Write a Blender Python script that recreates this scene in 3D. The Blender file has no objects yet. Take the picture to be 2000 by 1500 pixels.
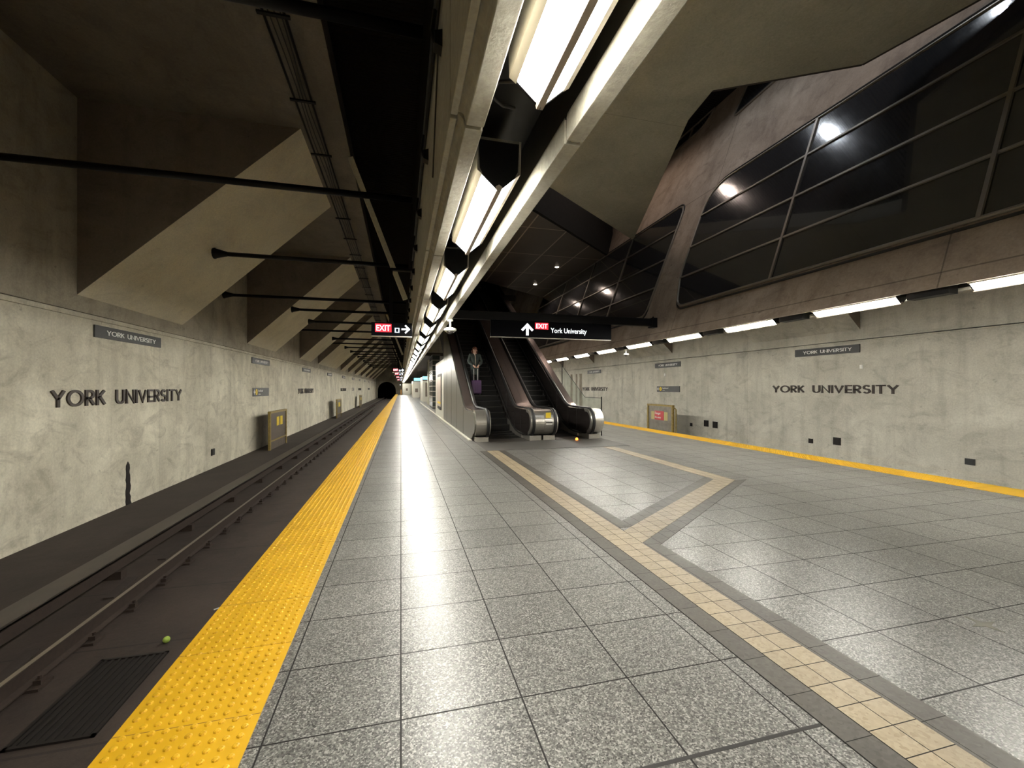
import bpy, bmesh, math, random
from mathutils import Vector
random.seed(7)
C = bpy.context.scene.collection
sc = bpy.context.scene
PI = math.pi

# ------------------------------------------------------------------ camera
# x across the platform, y along the track, z up, floor of the platform at z = 0
cam_d = bpy.data.cameras.new('camera')
cam = bpy.data.objects.new('camera', cam_d)
C.objects.link(cam)
cam.location = (0, 0, 1.6)
cam.rotation_euler = (PI / 2, 0, -math.atan(217 / 840))
cam_d.sensor_width = 36
cam_d.lens = 840 / 2000 * 36
cam_d.shift_y = 7.5 / 2000
cam_d.clip_start = 0.02
cam_d.clip_end = 400
sc.camera = cam

# ------------------------------------------------------------------ world and exposure
w = bpy.data.worlds.new('world')
sc.world = w
w.use_nodes = True
w.node_tree.nodes['Background'].inputs[0].default_value = (0.9, 0.85, 0.75, 1)
w.node_tree.nodes['Background'].inputs[1].default_value = 0.0
sc.view_settings.view_transform = 'Standard'
sc.view_settings.look = 'None'
sc.view_settings.gamma = 1
sc.view_settings.use_curve_mapping = False
sc.view_settings.exposure = 0.68

TROUGH_E = 75.0      # emission of the lens of a trough light
DOWN_W = 95.0      # atrium downlights
LOBBY_W = 60.0      # downlights in the low dark ceiling


def spot(name, loc, power, col, size=2.4, blend=0.6, rad=0.12):
    d = bpy.data.lights.new(name, 'SPOT')
    d.energy = power
    d.color = col
    d.spot_size = size
    d.spot_blend = blend
    d.shadow_soft_size = rad
    o = bpy.data.objects.new(name, d)
    o.location = loc
    C.objects.link(o)
    return o


# ------------------------------------------------------------------ materials
def new_mat(name):
    m = bpy.data.materials.new(name)
    m.use_nodes = True
    nt = m.node_tree
    return m, nt, nt.nodes['Principled BSDF']


def plain(name, col, rough=0.6, metal=0.0, noise=0.0, scale=8.0, coat=0.0):
    m, nt, b = new_mat(name)
    b.inputs['Base Color'].default_value = (*col, 1)
    b.inputs['Roughness'].default_value = rough
    b.inputs['Metallic'].default_value = metal
    b.inputs['Coat Weight'].default_value = coat
    tc = nt.nodes.new('ShaderNodeTexCoord')
    n = nt.nodes.new('ShaderNodeTexNoise')
    n.inputs['Scale'].default_value = scale
    n.inputs['Detail'].default_value = 5
    nt.links.new(tc.outputs['Object'], n.inputs['Vector'])
    if noise > 0:
        r = nt.nodes.new('ShaderNodeMapRange')
        r.inputs['From Min'].default_value = 0.3
        r.inputs['From Max'].default_value = 0.7
        r.inputs['To Min'].default_value = 1 - noise
        r.inputs['To Max'].default_value = 1 + noise
        nt.links.new(n.outputs['Fac'], r.inputs['Value'])
        mx = nt.nodes.new('ShaderNodeMix')
        mx.data_type = 'RGBA'
        mx.blend_type = 'MULTIPLY'
        mx.inputs['Factor'].default_value = 1
        mx.inputs['A'].default_value = (*col, 1)
        nt.links.new(r.outputs['Result'], mx.inputs['B'])
        nt.links.new(mx.outputs['Result'], b.inputs['Base Color'])
    r2 = nt.nodes.new('ShaderNodeMapRange')
    r2.inputs['To Min'].default_value = max(0.02, rough - 0.06)
    r2.inputs['To Max'].default_value = min(1, rough + 0.06)
    nt.links.new(n.outputs['Fac'], r2.inputs['Value'])
    nt.links.new(r2.outputs['Result'], b.inputs['Roughness'])
    return m


def glow(name, col, strength):
    m, nt, b = new_mat(name)
    b.inputs['Base Color'].default_value = (*col, 1)
    b.inputs['Emission Color'].default_value = (*col, 1)
    b.inputs['Emission Strength'].default_value = strength
    b.inputs['Roughness'].default_value = 0.4
    return m


def concrete(name, dark, light, stain=(0.1, 0.09, 0.07), stain_amt=0.35, streak=0.3,
             grain=0.12, rough=0.85, joints=None, bump=0.25, rust=None):
    """cast concrete: broad mottling, patches, vertical runs, fine grain, pour seams."""
    m, nt, b = new_mat(name)
    N = nt.nodes.new
    L = nt.links.new
    tc = N('ShaderNodeTexCoord')

    def noise(scale, detail=6, rough_=0.6, sx=(1, 1, 1), dist=0.0):
        mp = N('ShaderNodeMapping')
        mp.inputs['Scale'].default_value = sx
        L(tc.outputs['Object'], mp.inputs['Vector'])
        n = N('ShaderNodeTexNoise')
        n.inputs['Scale'].default_value = scale
        n.inputs['Detail'].default_value = detail
        n.inputs['Roughness'].default_value = rough_
        n.inputs['Distortion'].default_value = dist
        L(mp.outputs[0], n.inputs['Vector'])
        return n.outputs['Fac']

    def rng(v, a, b_, c, d):
        r = N('ShaderNodeMapRange')
        r.inputs['From Min'].default_value = a
        r.inputs['From Max'].default_value = b_
        r.inputs['To Min'].default_value = c
        r.inputs['To Max'].default_value = d
        L(v, r.inputs['Value'])
        return r.outputs['Result']

    def mix(f, a, b_, mode='MIX'):
        x = N('ShaderNodeMix')
        x.data_type = 'RGBA'
        x.blend_type = mode
        if isinstance(f, float):
            x.inputs['Factor'].default_value = f
        else:
            L(f, x.inputs['Factor'])
        for s, v in (('A', a), ('B', b_)):
            if isinstance(v, tuple):
                x.inputs[s].default_value = (*v, 1)
            else:
                L(v, x.inputs[s])
        return x.outputs['Result']

    big = noise(0.55, 8, 0.65, (1, 1, 1), 0.6)
    col = mix(rng(big, 0.32, 0.66, 0, 1), dark, light)
    patch = noise(1.7, 7, 0.7, (1, 0.7, 1.2), 1.2)
    col = mix(rng(patch, 0.50, 0.72, 0, stain_amt), col, stain)
    st = noise(2.6, 5, 0.6, (1, 1, 0.12))
    col = mix(rng(st, 0.50, 0.75, 0, streak), col, stain)
    if rust:
        rs = noise(1.4, 4, 0.6, (1, 1, 0.05))
        col = mix(rng(rs, 0.6, 0.72, 0, 0.55), col, rust)
    fine = noise(26, 4, 0.7)
    col = mix(1.0, col, rng(fine, 0.3, 0.7, 1 - grain, 1 + grain), 'MULTIPLY')
    pits = noise(9, 3, 0.5, (1, 0.6, 1))
    col = mix(rng(pits, 0.70, 0.76, 0, 0.5), col, stain)
    if joints:
        sep = N('ShaderNodeSeparateXYZ')
        L(tc.outputs['Object'], sep.inputs[0])
        for ax, per, wd, off in joints:
            a = N('ShaderNodeMath'); a.operation = 'ADD'; a.inputs[1].default_value = off + 500 * per
            L(sep.outputs[ax], a.inputs[0])
            mo = N('ShaderNodeMath'); mo.operation = 'MODULO'; mo.inputs[1].default_value = per
            L(a.outputs[0], mo.inputs[0])
            lt = N('ShaderNodeMath'); lt.operation = 'LESS_THAN'; lt.inputs[1].default_value = wd
            L(mo.outputs[0], lt.inputs[0])
            fm = N('ShaderNodeMath'); fm.operation = 'MULTIPLY'; fm.inputs[1].default_value = 0.55
            L(lt.outputs[0], fm.inputs[0])
            col = mix(fm.outputs[0], col, tuple(c * 0.4 for c in stain))
    L(col, b.inputs['Base Color'])
    b.inputs['Roughness'].default_value = rough
    bp = N('ShaderNodeBump')
    bp.inputs['Strength'].default_value = bump
    bp.inputs['Distance'].default_value = 0.03
    L(noise(5, 8, 0.7), bp.inputs['Height'])
    L(bp.outputs[0], b.inputs['Normal'])
    return m


def terrazzo(name, cols, rough=0.32, jx=0.605, jy=0.53, ox=0.0, oy=-0.02, jw=0.0085, scale=135, tint=0.10):
    """polished granite tiles: chips of three greys, thin dark joints, slight change tile to tile."""
    m, nt, b = new_mat(name)
    N = nt.nodes.new
    L = nt.links.new
    tc = N('ShaderNodeTexCoord')
    sep = N('ShaderNodeSeparateXYZ')
    L(tc.outputs['Object'], sep.inputs[0])
    v = N('ShaderNodeTexVoronoi')
    v.inputs['Scale'].default_value = scale
    L(tc.outputs['Object'], v.inputs['Vector'])
    bw = N('ShaderNodeSeparateColor')
    L(v.outputs['Color'], bw.inputs[0])
    cr = N('ShaderNodeValToRGB')
    e = cr.color_ramp.elements
    e[0].position = 0.0; e[0].color = (*cols[0], 1)
    e[1].position = 1.0; e[1].color = (*cols[3], 1)
    a1 = cr.color_ramp.elements.new(0.3); a1.color = (*cols[1], 1)
    a2 = cr.color_ramp.elements.new(0.7); a2.color = (*cols[2], 1)
    L(bw.outputs[0], cr.inputs[0])
    big = N('ShaderNodeTexNoise'); big.inputs['Scale'].default_value = 0.8; big.inputs['Detail'].default_value = 5
    L(tc.outputs['Object'], big.inputs['Vector'])
    br = N('ShaderNodeMapRange')
    br.inputs['From Min'].default_value = 0.3; br.inputs['From Max'].default_value = 0.7
    br.inputs['To Min'].default_value = 1 - tint; br.inputs['To Max'].default_value = 1 + tint
    L(big.outputs['Fac'], br.inputs['Value'])
    m1 = N('ShaderNodeMix'); m1.data_type = 'RGBA'; m1.blend_type = 'MULTIPLY'; m1.inputs['Factor'].default_value = 1
    L(cr.outputs[0], m1.inputs['A']); L(br.outputs[0], m1.inputs['B'])
    # joints
    fl = []
    masks = []
    for ax, per, off in ((0, jx, ox), (1, jy, oy)):
        a = N('ShaderNodeMath'); a.operation = 'ADD'; a.inputs[1].default_value = off + 400 * per + jw / 2
        L(sep.outputs[ax], a.inputs[0])
        dv = N('ShaderNodeMath'); dv.operation = 'DIVIDE'; dv.inputs[1].default_value = per
        L(a.outputs[0], dv.inputs[0])
        f = N('ShaderNodeMath'); f.operation = 'FLOOR'; L(dv.outputs[0], f.inputs[0]); fl.append(f)
        fr = N('ShaderNodeMath'); fr.operation = 'FRACT'; L(dv.outputs[0], fr.inputs[0])
        lt = N('ShaderNodeMath'); lt.operation = 'LESS_THAN'; lt.inputs[1].default_value = jw / per
        L(fr.outputs[0], lt.inputs[0]); masks.append(lt)
    mxm = N('ShaderNodeMath'); mxm.operation = 'MAXIMUM'
    L(masks[0].outputs[0], mxm.inputs[0]); L(masks[1].outputs[0], mxm.inputs[1])
    cmb = N('ShaderNodeCombineXYZ'); L(fl[0].outputs[0], cmb.inputs[0]); L(fl[1].outputs[0], cmb.inputs[1])
    wn = N('ShaderNodeTexWhiteNoise'); wn.noise_dimensions = '2D'; L(cmb.outputs[0], wn.inputs['Vector'])
    tr = N('ShaderNodeMapRange'); tr.inputs['To Min'].default_value = 0.9; tr.inputs['To Max'].default_value = 1.08
    L(wn.outputs['Value'], tr.inputs['Value'])
    m2 = N('ShaderNodeMix'); m2.data_type = 'RGBA'; m2.blend_type = 'MULTIPLY'; m2.inputs['Factor'].default_value = 1
    L(m1.outputs['Result'], m2.inputs['A']); L(tr.outputs[0], m2.inputs['B'])
    m3 = N('ShaderNodeMix'); m3.data_type = 'RGBA'
    L(mxm.outputs[0], m3.inputs['Factor']); L(m2.outputs['Result'], m3.inputs['A'])
    m3.inputs['B'].default_value = (0.010, 0.009, 0.008, 1)
    L(m3.outputs['Result'], b.inputs['Base Color'])
    rn = N('ShaderNodeTexNoise'); rn.inputs['Scale'].default_value = 1.1; rn.inputs['Detail'].default_value = 2
    L(tc.outputs['Object'], rn.inputs['Vector'])
    rr = N('ShaderNodeMapRange'); rr.inputs['From Min'].default_value = 0.3; rr.inputs['From Max'].default_value = 0.7
    rr.inputs['To Min'].default_value = rough - 0.02; rr.inputs['To Max'].default_value = rough + 0.03
    L(rn.outputs['Fac'], rr.inputs['Value'])
    ra = N('ShaderNodeMath'); ra.operation = 'ADD'
    rj = N('ShaderNodeMath'); rj.operation = 'MULTIPLY'; rj.inputs[1].default_value = 0.5
    L(mxm.outputs[0], rj.inputs[0]); L(rr.outputs[0], ra.inputs[0]); L(rj.outputs[0], ra.inputs[1])
    L(ra.outputs[0], b.inputs['Roughness'])
    b.inputs['Specular IOR Level'].default_value = 0.38
    return m


M = {}
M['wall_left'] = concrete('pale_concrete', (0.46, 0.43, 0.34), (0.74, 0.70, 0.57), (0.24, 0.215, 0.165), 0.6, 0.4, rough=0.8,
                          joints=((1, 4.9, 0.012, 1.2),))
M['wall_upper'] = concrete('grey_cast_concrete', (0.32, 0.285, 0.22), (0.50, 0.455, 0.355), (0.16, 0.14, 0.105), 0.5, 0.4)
M['ceiling'] = concrete('dark_ceiling_concrete', (0.13, 0.11, 0.088), (0.20, 0.175, 0.14), (0.07, 0.06, 0.048), 0.4, 0.1)
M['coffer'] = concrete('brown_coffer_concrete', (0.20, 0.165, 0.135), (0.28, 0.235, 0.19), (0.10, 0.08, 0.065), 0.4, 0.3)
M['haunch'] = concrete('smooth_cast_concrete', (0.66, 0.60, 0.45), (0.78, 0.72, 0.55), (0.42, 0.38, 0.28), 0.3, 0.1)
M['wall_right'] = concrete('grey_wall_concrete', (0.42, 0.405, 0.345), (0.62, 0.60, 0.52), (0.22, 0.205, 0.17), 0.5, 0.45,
                           joints=((1, 9.05, 0.012, 3.0),))
M['wall_lean'] = concrete('brown_cast_concrete', (0.27, 0.21, 0.16), (0.42, 0.34, 0.27), (0.10, 0.07, 0.055), 0.5, 0.45,
                          joints=((1, 6.2, 0.02, 1.9), (2, 4.2, 0.02, 1.0)))
M['slab'] = concrete('olive_cast_concrete', (0.38, 0.355, 0.265), (0.50, 0.465, 0.35), (0.25, 0.23, 0.17), 0.25, 0.0,
                     joints=((1, 6.6, 0.012, 4.9),))
M['beam'] = concrete('precast_concrete', (0.27, 0.255, 0.205), (0.38, 0.36, 0.29), (0.14, 0.12, 0.085), 0.35, 0.25, grain=0.16)
M['trackbed'] = concrete('dirty_track_concrete', (0.028, 0.019, 0.0155), (0.050, 0.035, 0.028), (0.012, 0.009, 0.007), 0.5, 0.0,
                         rough=0.8)
M['bench'] = concrete('dirty_kerb_concrete', (0.032, 0.023, 0.019), (0.050, 0.037, 0.031), (0.014, 0.011, 0.009), 0.4, 0.0)
M['tile'] = terrazzo('granite_tiles', ((0.026, 0.025, 0.023), (0.082, 0.081, 0.075), (0.15, 0.148, 0.137), (0.31, 0.303, 0.28)))
M['tile_band'] = terrazzo('beige_stone_tiles', ((0.22, 0.175, 0.11), (0.26, 0.21, 0.138), (0.28, 0.225, 0.15), (0.30, 0.245, 0.165)),
                          rough=0.4, jx=0.152, jy=0.152, ox=-2.102, oy=0, jw=0.005, scale=60)
M['tile_dark'] = terrazzo('dark_stone_tiles', ((0.045, 0.04, 0.033), (0.057, 0.052, 0.044), (0.06, 0.055, 0.046), (0.072, 0.066, 0.055)),
                          rough=0.42, jx=0.163, jy=0.30, ox=-2.10, oy=0, jw=0.004, scale=60)
M['tactile'] = plain('yellow_tactile_tile', (0.50, 0.285, 0.006), 0.45, 0, 0.08, 3)
M['tactile_joint'] = plain('dark_joint', (0.22, 0.12, 0.02), 0.8)
M['platform_edge'] = plain('platform_edge_concrete', (0.16, 0.14, 0.11), 0.85, 0, 0.2, 4)
M['rail_side'] = plain('rusty_rail_steel', (0.05, 0.035, 0.028), 0.7, 0.3, 0.2, 20)
M['rail_top'] = plain('worn_rail_head', (0.34, 0.30, 0.25), 0.35, 0.9, 0.1, 30)
M['black'] = plain('black_paint', (0.014, 0.013, 0.012), 0.6)
M['blackmetal'] = plain('black_metal', (0.005, 0.005, 0.006), 0.5, 0.0)
M['blackmetal'].node_tree.nodes['Principled BSDF'].inputs['Specular IOR Level'].default_value = 0.2
M['void'] = plain('dark_acoustic_deck', (0.016, 0.014, 0.013), 0.95)
M['void'].node_tree.nodes['Principled BSDF'].inputs['Specular IOR Level'].default_value = 0.1
M['darkbrown'] = plain('dark_brown_soffit', (0.055, 0.043, 0.034), 0.8, 0, 0.15, 2)
M['gridceil'] = terrazzo('dark_metal_ceiling_panels', ((0.13, 0.108, 0.09),) * 4, rough=0.5, jx=1.5, jy=3.0, jw=0.05)
_n = M['gridceil'].node_tree.nodes
for nd in _n:
    if nd.type == 'MIX' and not nd.inputs['B'].is_linked and nd.blend_type == 'MIX':
        nd.inputs['B'].default_value = (0.5, 0.42, 0.33, 1)
M['steel'] = plain('brushed_stainless_steel', (0.50, 0.48, 0.43), 0.33, 0.9, 0.08, 30)
M['cladding'] = plain('brushed_steel_cladding', (0.19, 0.185, 0.16), 0.42, 0.8, 0.1, 6)
M['chrome'] = plain('polished_steel', (0.66, 0.64, 0.60), 0.16, 1.0)
M['balpanel'] = plain('black_balustrade_panel', (0.016, 0.013, 0.012), 0.22)
M['deck'] = plain('bronze_tinted_deck', (0.48, 0.39, 0.36), 0.2, 0.9)
M['rubber'] = plain('black_rubber', (0.012, 0.012, 0.012), 0.35)
M['step'] = plain('dark_step_tread', (0.009, 0.0085, 0.008), 0.5, 0.5, 0.1, 30)
M['stepedge'] = plain('grey_step_nosing', (0.05, 0.048, 0.045), 0.4, 0.6)
M['comb'] = plain('landing_plate_metal', (0.09, 0.08, 0.07), 0.45, 0.6, 0.2, 12)
M['mat'] = plain('dark_entry_matting', (0.06, 0.056, 0.05), 0.6, 0, 0.15, 20)
M['lens'] = glow('lit_prismatic_lens', (1.0, 0.965, 0.87), TROUGH_E)
M['fixture'] = plain('grey_painted_fixture', (0.42, 0.39, 0.33), 0.5)
M['rib'] = plain('beige_metal_rib', (0.38, 0.33, 0.27), 0.5)
M['sign'] = plain('black_sign_face', (0.0025, 0.0025, 0.004), 0.4)
M['sign'].node_tree.nodes['Principled BSDF'].inputs['Specular IOR Level'].default_value = 0.05
M['plaque'] = plain('charcoal_enamel_plaque', (0.036, 0.038, 0.039), 0.45)
M['white'] = plain('white_vinyl', (0.85, 0.85, 0.82), 0.5)
M['offwhite'] = plain('offwhite_paint', (0.46, 0.445, 0.38), 0.5)
M['letter'] = plain('dark_bronze_letter', (0.035, 0.026, 0.022), 0.4, 0.4)
M['lit_white'] = glow('lit_white_symbol', (0.93, 0.97, 1.0), 1.0)
M['lit_red'] = glow('lit_red_panel', (0.75, 0.02, 0.04), .7)
M['lit_blue'] = glow('lit_pale_blue_symbol', (0.55, 0.72, 0.9), 1.1)
M['screen'] = glow('lit_blue_screen', (0.18, 0.55, 0.85), 1.6)
M['yellow'] = plain('yellow_sticker', (0.75, 0.55, 0.02), 0.5)
M['mustard'] = plain('mustard_painted_steel', (0.30, 0.22, 0.07), 0.5, 0.2, 0.25, 12)
M['doorpanel'] = plain('brown_grey_sheet_metal', (0.13, 0.105, 0.085), 0.5, 0.3, 0.2, 4)
M['greypanel'] = plain('grey_sheet_metal', (0.25, 0.23, 0.20), 0.5, 0.4, 0.2, 4)
M['red'] = plain('red_notice', (0.55, 0.07, 0.08), 0.5)
M['orange'] = glow('lit_orange_lamp', (1.0, 0.25, 0.03), 3)
M['mullion'] = plain('bronze_window_frame', (0.22, 0.19, 0.155), 0.45, 0.4)
M['glass_dark'] = plain('dark_window_glass', (0.026, 0.026, 0.028), 0.14, 0, coat=1.0)
M['downlens'] = glow('lit_downlight_lens', (1.0, 0.80, 0.62), 12)
M['downlens_w'] = glow('lit_white_downlight_lens', (0.93, 0.95, 1.0), 20)
M['ball'] = plain('green_felt', (0.33, 0.45, 0.08), 0.9, 0, 0.1, 60)
M['grate'] = plain('dark_iron_grate', (0.014, 0.011, 0.010), 0.6, 0.3)
M['coat'] = plain('dark_green_coat_cloth', (0.020, 0.028, 0.024), 0.9, 0, 0.2, 30)
M['trouser'] = plain('black_trouser_cloth', (0.012, 0.012, 0.014), 0.9)
M['skin'] = plain('skin', (0.42, 0.25, 0.18), 0.6)
M['hair'] = plain('red_brown_hair', (0.14, 0.04, 0.02), 0.7)
M['scarf'] = plain('pale_zip_and_collar', (0.40, 0.34, 0.28), 0.8)
M['purple'] = plain('purple_suitcase_shell', (0.075, 0.028, 0.10), 0.4)
M['glassblock'] = plain('dark_glass_block', (0.03, 0.035, 0.033), 0.15)
M['camwhite'] = plain('white_plastic', (0.68, 0.68, 0.60), 0.4)
# clear barrier glass
mg, ntg, bg = new_mat('clear_barrier_glass')
bg.inputs['Base Color'].default_value = (0.9, 0.95, 0.92, 1)
bg.inputs['Roughness'].default_value = 0.05
bg.inputs['Transmission Weight'].default_value = 1.0
bg.inputs['IOR'].default_value = 1.1
M['clear'] = mg
# corrugated dark deck: bump
nt = M['void'].node_tree
tc = nt.nodes.new('ShaderNodeTexCoord')
wv = nt.nodes.new('ShaderNodeTexWave')
wv.inputs['Scale'].default_value = 3.2
wv.bands_direction = 'Y'
nt.links.new(tc.outputs['Object'], wv.inputs['Vector'])
bp = nt.nodes.new('ShaderNodeBump')
bp.inputs['Strength'].default_value = 0.8
bp.inputs['Distance'].default_value = 0.05
nt.links.new(wv.outputs['Fac'], bp.inputs['Height'])
nt.links.new(bp.outputs[0], nt.nodes['Principled BSDF'].inputs['Normal'])


# ------------------------------------------------------------------ mesh builder
class MB:
    def __init__(s):
        s.v = []
        s.f = []
        s.mi = []

    def add(s, vs, fs, mi=0):
        o = len(s.v)
        s.v += [tuple(p) for p in vs]
        s.f += [tuple(i + o for i in f) for f in fs]
        s.mi += [mi] * len(fs)
        return s

    def box(s, x0, x1, y0, y1, z0, z1, mi=0):
        vs = [(x, y, z) for x in (x0, x1) for y in (y0, y1) for z in (z0, z1)]
        return s.add(vs, [(0, 1, 3, 2), (4, 6, 7, 5), (0, 4, 5, 1), (2, 3, 7, 6), (0, 2, 6, 4), (1, 5, 7, 3)], mi)

    def prism(s, poly, a0, a1, axis='y', mi=0, caps=True):
        """poly in the two other axes, extruded along axis: y -> (x,z); x -> (y,z); z -> (x,y)"""
        n = len(poly)
        def P(p, a):
            return {'y': (p[0], a, p[1]), 'x': (a, p[0], p[1]), 'z': (p[0], p[1], a)}[axis]
        vs = [P(p, a0) for p in poly] + [P(p, a1) for p in poly]
        fs = [(i, (i + 1) % n, (i + 1) % n + n, i + n) for i in range(n)]
        if caps:
            fs += [tuple(range(n - 1, -1, -1)), tuple(range(n, 2 * n))]
        return s.add(vs, fs, mi)

    def tube(s, pts, r, seg=10, mi=0, closed=False, up=(0, 0, 1), sx=1.0, caps=True):
        pts = [Vector(p) for p in pts]
        n = len(pts)
        rs = r if isinstance(r, (list, tuple)) else [r] * n
        rings = []
        for i, p in enumerate(pts):
            if closed:
                t = pts[(i + 1) % n] - pts[i - 1]
            else:
                t = pts[min(i + 1, n - 1)] - pts[max(i - 1, 0)]
            if t.length < 1e-9:
                t = Vector((0, 0, 1))
            t.normalize()
            u = Vector(up)
            if abs(t.dot(u)) > 0.98:
                u = Vector((1, 0, 0)) if abs(t.x) < 0.9 else Vector((0, 1, 0))
            a = t.cross(u).normalized()
            b = a.cross(t).normalized()
            rings.append([p + (a * math.cos(q) * sx + b * math.sin(q)) * rs[i]
                          for q in [2 * PI * k / seg + PI / seg for k in range(seg)]])
        vs = [q for rg in rings for q in rg]
        fs = []
        m = n if closed else n - 1
        for i in range(m):
            j = (i + 1) % n
            for k in range(seg):
                fs.append((i * seg + k, i * seg + (k + 1) % seg, j * seg + (k + 1) % seg, j * seg + k))
        if not closed and caps:
            fs.append(tuple(range(seg - 1, -1, -1)))
            fs.append(tuple((n - 1) * seg + k for k in range(seg)))
        return s.add(vs, fs, mi)

    def lathe(s, prof, cx, cy, seg=20, mi=0):
        vs = []
        for r, z in prof:
            for k in range(seg):
                a = 2 * PI * k / seg
                vs.append((cx + r * math.cos(a), cy + r * math.sin(a), z))
        fs = []
        for i in range(len(prof) - 1):
            for k in range(seg):
                fs.append((i * seg + k, i * seg + (k + 1) % seg, (i + 1) * seg + (k + 1) % seg, (i + 1) * seg + k))
        fs.append(tuple(range(seg - 1, -1, -1)))
        fs.append(tuple((len(prof) - 1) * seg + k for k in range(seg)))
        return s.add(vs, fs, mi)

    def ball(s, c, r, seg=16, rings=10, mi=0, sc_=(1, 1, 1)):
        vs = [(c[0], c[1], c[2] - r * sc_[2])]
        for i in range(1, rings):
            a = -PI / 2 + PI * i / rings
            for k in range(seg):
                b = 2 * PI * k / seg
                vs.append((c[0] + r * sc_[0] * math.cos(a) * math.cos(b), c[1] + r * sc_[1] * math.cos(a) * math.sin(b),
                           c[2] + r * sc_[2] * math.sin(a)))
        vs.append((c[0], c[1], c[2] + r * sc_[2]))
        fs = [(0, 1 + (k + 1) % seg, 1 + k) for k in range(seg)]
        for i in range(rings - 2):
            for k in range(seg):
                a = 1 + i * seg
                fs.append((a + k, a + (k + 1) % seg, a + seg + (k + 1) % seg, a + seg + k))
        t = len(vs) - 1
        a = 1 + (rings - 2) * seg
        fs += [(a + k, a + (k + 1) % seg, t) for k in range(seg)]
        return s.add(vs, fs, mi)

    def build(s, name, mats, parent=None, smooth=False, bevel=0, loc=None):
        me = bpy.data.meshes.new(name)
        me.from_pydata(s.v, [], s.f)
        for m in (mats if isinstance(mats, (list, tuple)) else [mats]):
            me.materials.append(m)
        bm = bmesh.new()
        bm.from_mesh(me)
        for f, k in zip(bm.faces, s.mi):
            f.material_index = k
            f.smooth = smooth
        bmesh.ops.recalc_face_normals(bm, faces=bm.faces)
        bm.to_mesh(me)
        bm.free()
        o = bpy.data.objects.new(name, me)
        C.objects.link(o)
        if parent:
            o.parent = parent
        if loc:
            o.location = loc
        if bevel:
            md = o.modifiers.new('bevel', 'BEVEL')
            md.width = bevel
            md.segments = 2
            md.limit_method = 'ANGLE'
        return o


def tag(o, label, cat, group=None, kind=None):
    o['label'] = label
    o['category'] = cat
    if group:
        o['group'] = group
    if kind:
        o['kind'] = kind
    return o


def struct(o, label=None, cat=None):
    o['kind'] = 'structure'
    if label:
        o['label'] = label
    if cat:
        o['category'] = cat
    return o


def empty(name, loc=(0, 0, 0), rz=0):
    o = bpy.data.objects.new(name, None)
    o.empty_display_size = 0.2
    o.location = loc
    o.rotation_euler = (0, 0, rz)
    C.objects.link(o)
    return o


def copy_tree(o, parent=None):
    c = o.copy()
    C.objects.link(c)
    c.parent = parent
    for ch in list(o.children):
        copy_tree(ch, c)
    return c


ORD = ['nearest', 'second', 'third', 'fourth', 'fifth', 'sixth', 'seventh', 'eighth', 'ninth', 'tenth', 'eleventh',
       'twelfth', 'thirteenth', 'fourteenth', 'fifteenth', 'sixteenth', 'seventeenth', 'eighteenth', 'nineteenth', 'twentieth']

# ------------------------------------------------------------------ lettering
# geometric capitals as centre lines in a unit-high box: (width, [polylines])
def arc(cx, cy, rx, ry, a0, a1, n=12):
    return [(cx + rx * math.cos(math.radians(a0 + (a1 - a0) * i / n)), cy + ry * math.sin(math.radians(a0 + (a1 - a0) * i / n)))
            for i in range(n + 1)]


GL = {
    'Y': (.66, [[(0, 1), (.33, .46)], [(.66, 1), (.33, .46), (.33, 0)]]),
    'O': (.92, [arc(.46, .5, .46, .5, 0, 360, 28)]),
    'R': (.5, [[(0, 0), (0, 1), (.24, 1)] + arc(.24, .74, .24, .26, 90, -90, 10) + [(0, .48)], [(.2, .48), (.5, 0)]]),
    'K': (.54, [[(0, 0), (0, 1)], [(.5, 1), (.02, .45)], [(.17, .58), (.54, 0)]]),
    'U': (.6, [[(0, 1), (0, .32)] + arc(.3, .31, .3, .31, 180, 360, 12) + [(.6, 1)]]),
    'N': (.64, [[(0, 0), (0, 1), (.64, 0), (.64, 1)]]),
    'I': (.0, [[(0, 0), (0, 1)]]),
    'V': (.68, [[(0, 1), (.34, 0), (.68, 1)]]),
    'E': (.42, [[(.42, 1), (0, 1), (0, 0), (.42, 0)], [(0, .42), (.38, .42)]]),
    'S': (.46, [arc(.23, .75, .22, .25, 35, 225, 12) + arc(.23, .25, .23, .26, 60, -145, 12)]),
    'T': (.56, [[(0, 1), (.56, 1)], [(.28, 1), (.28, 0)]]),
}


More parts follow.
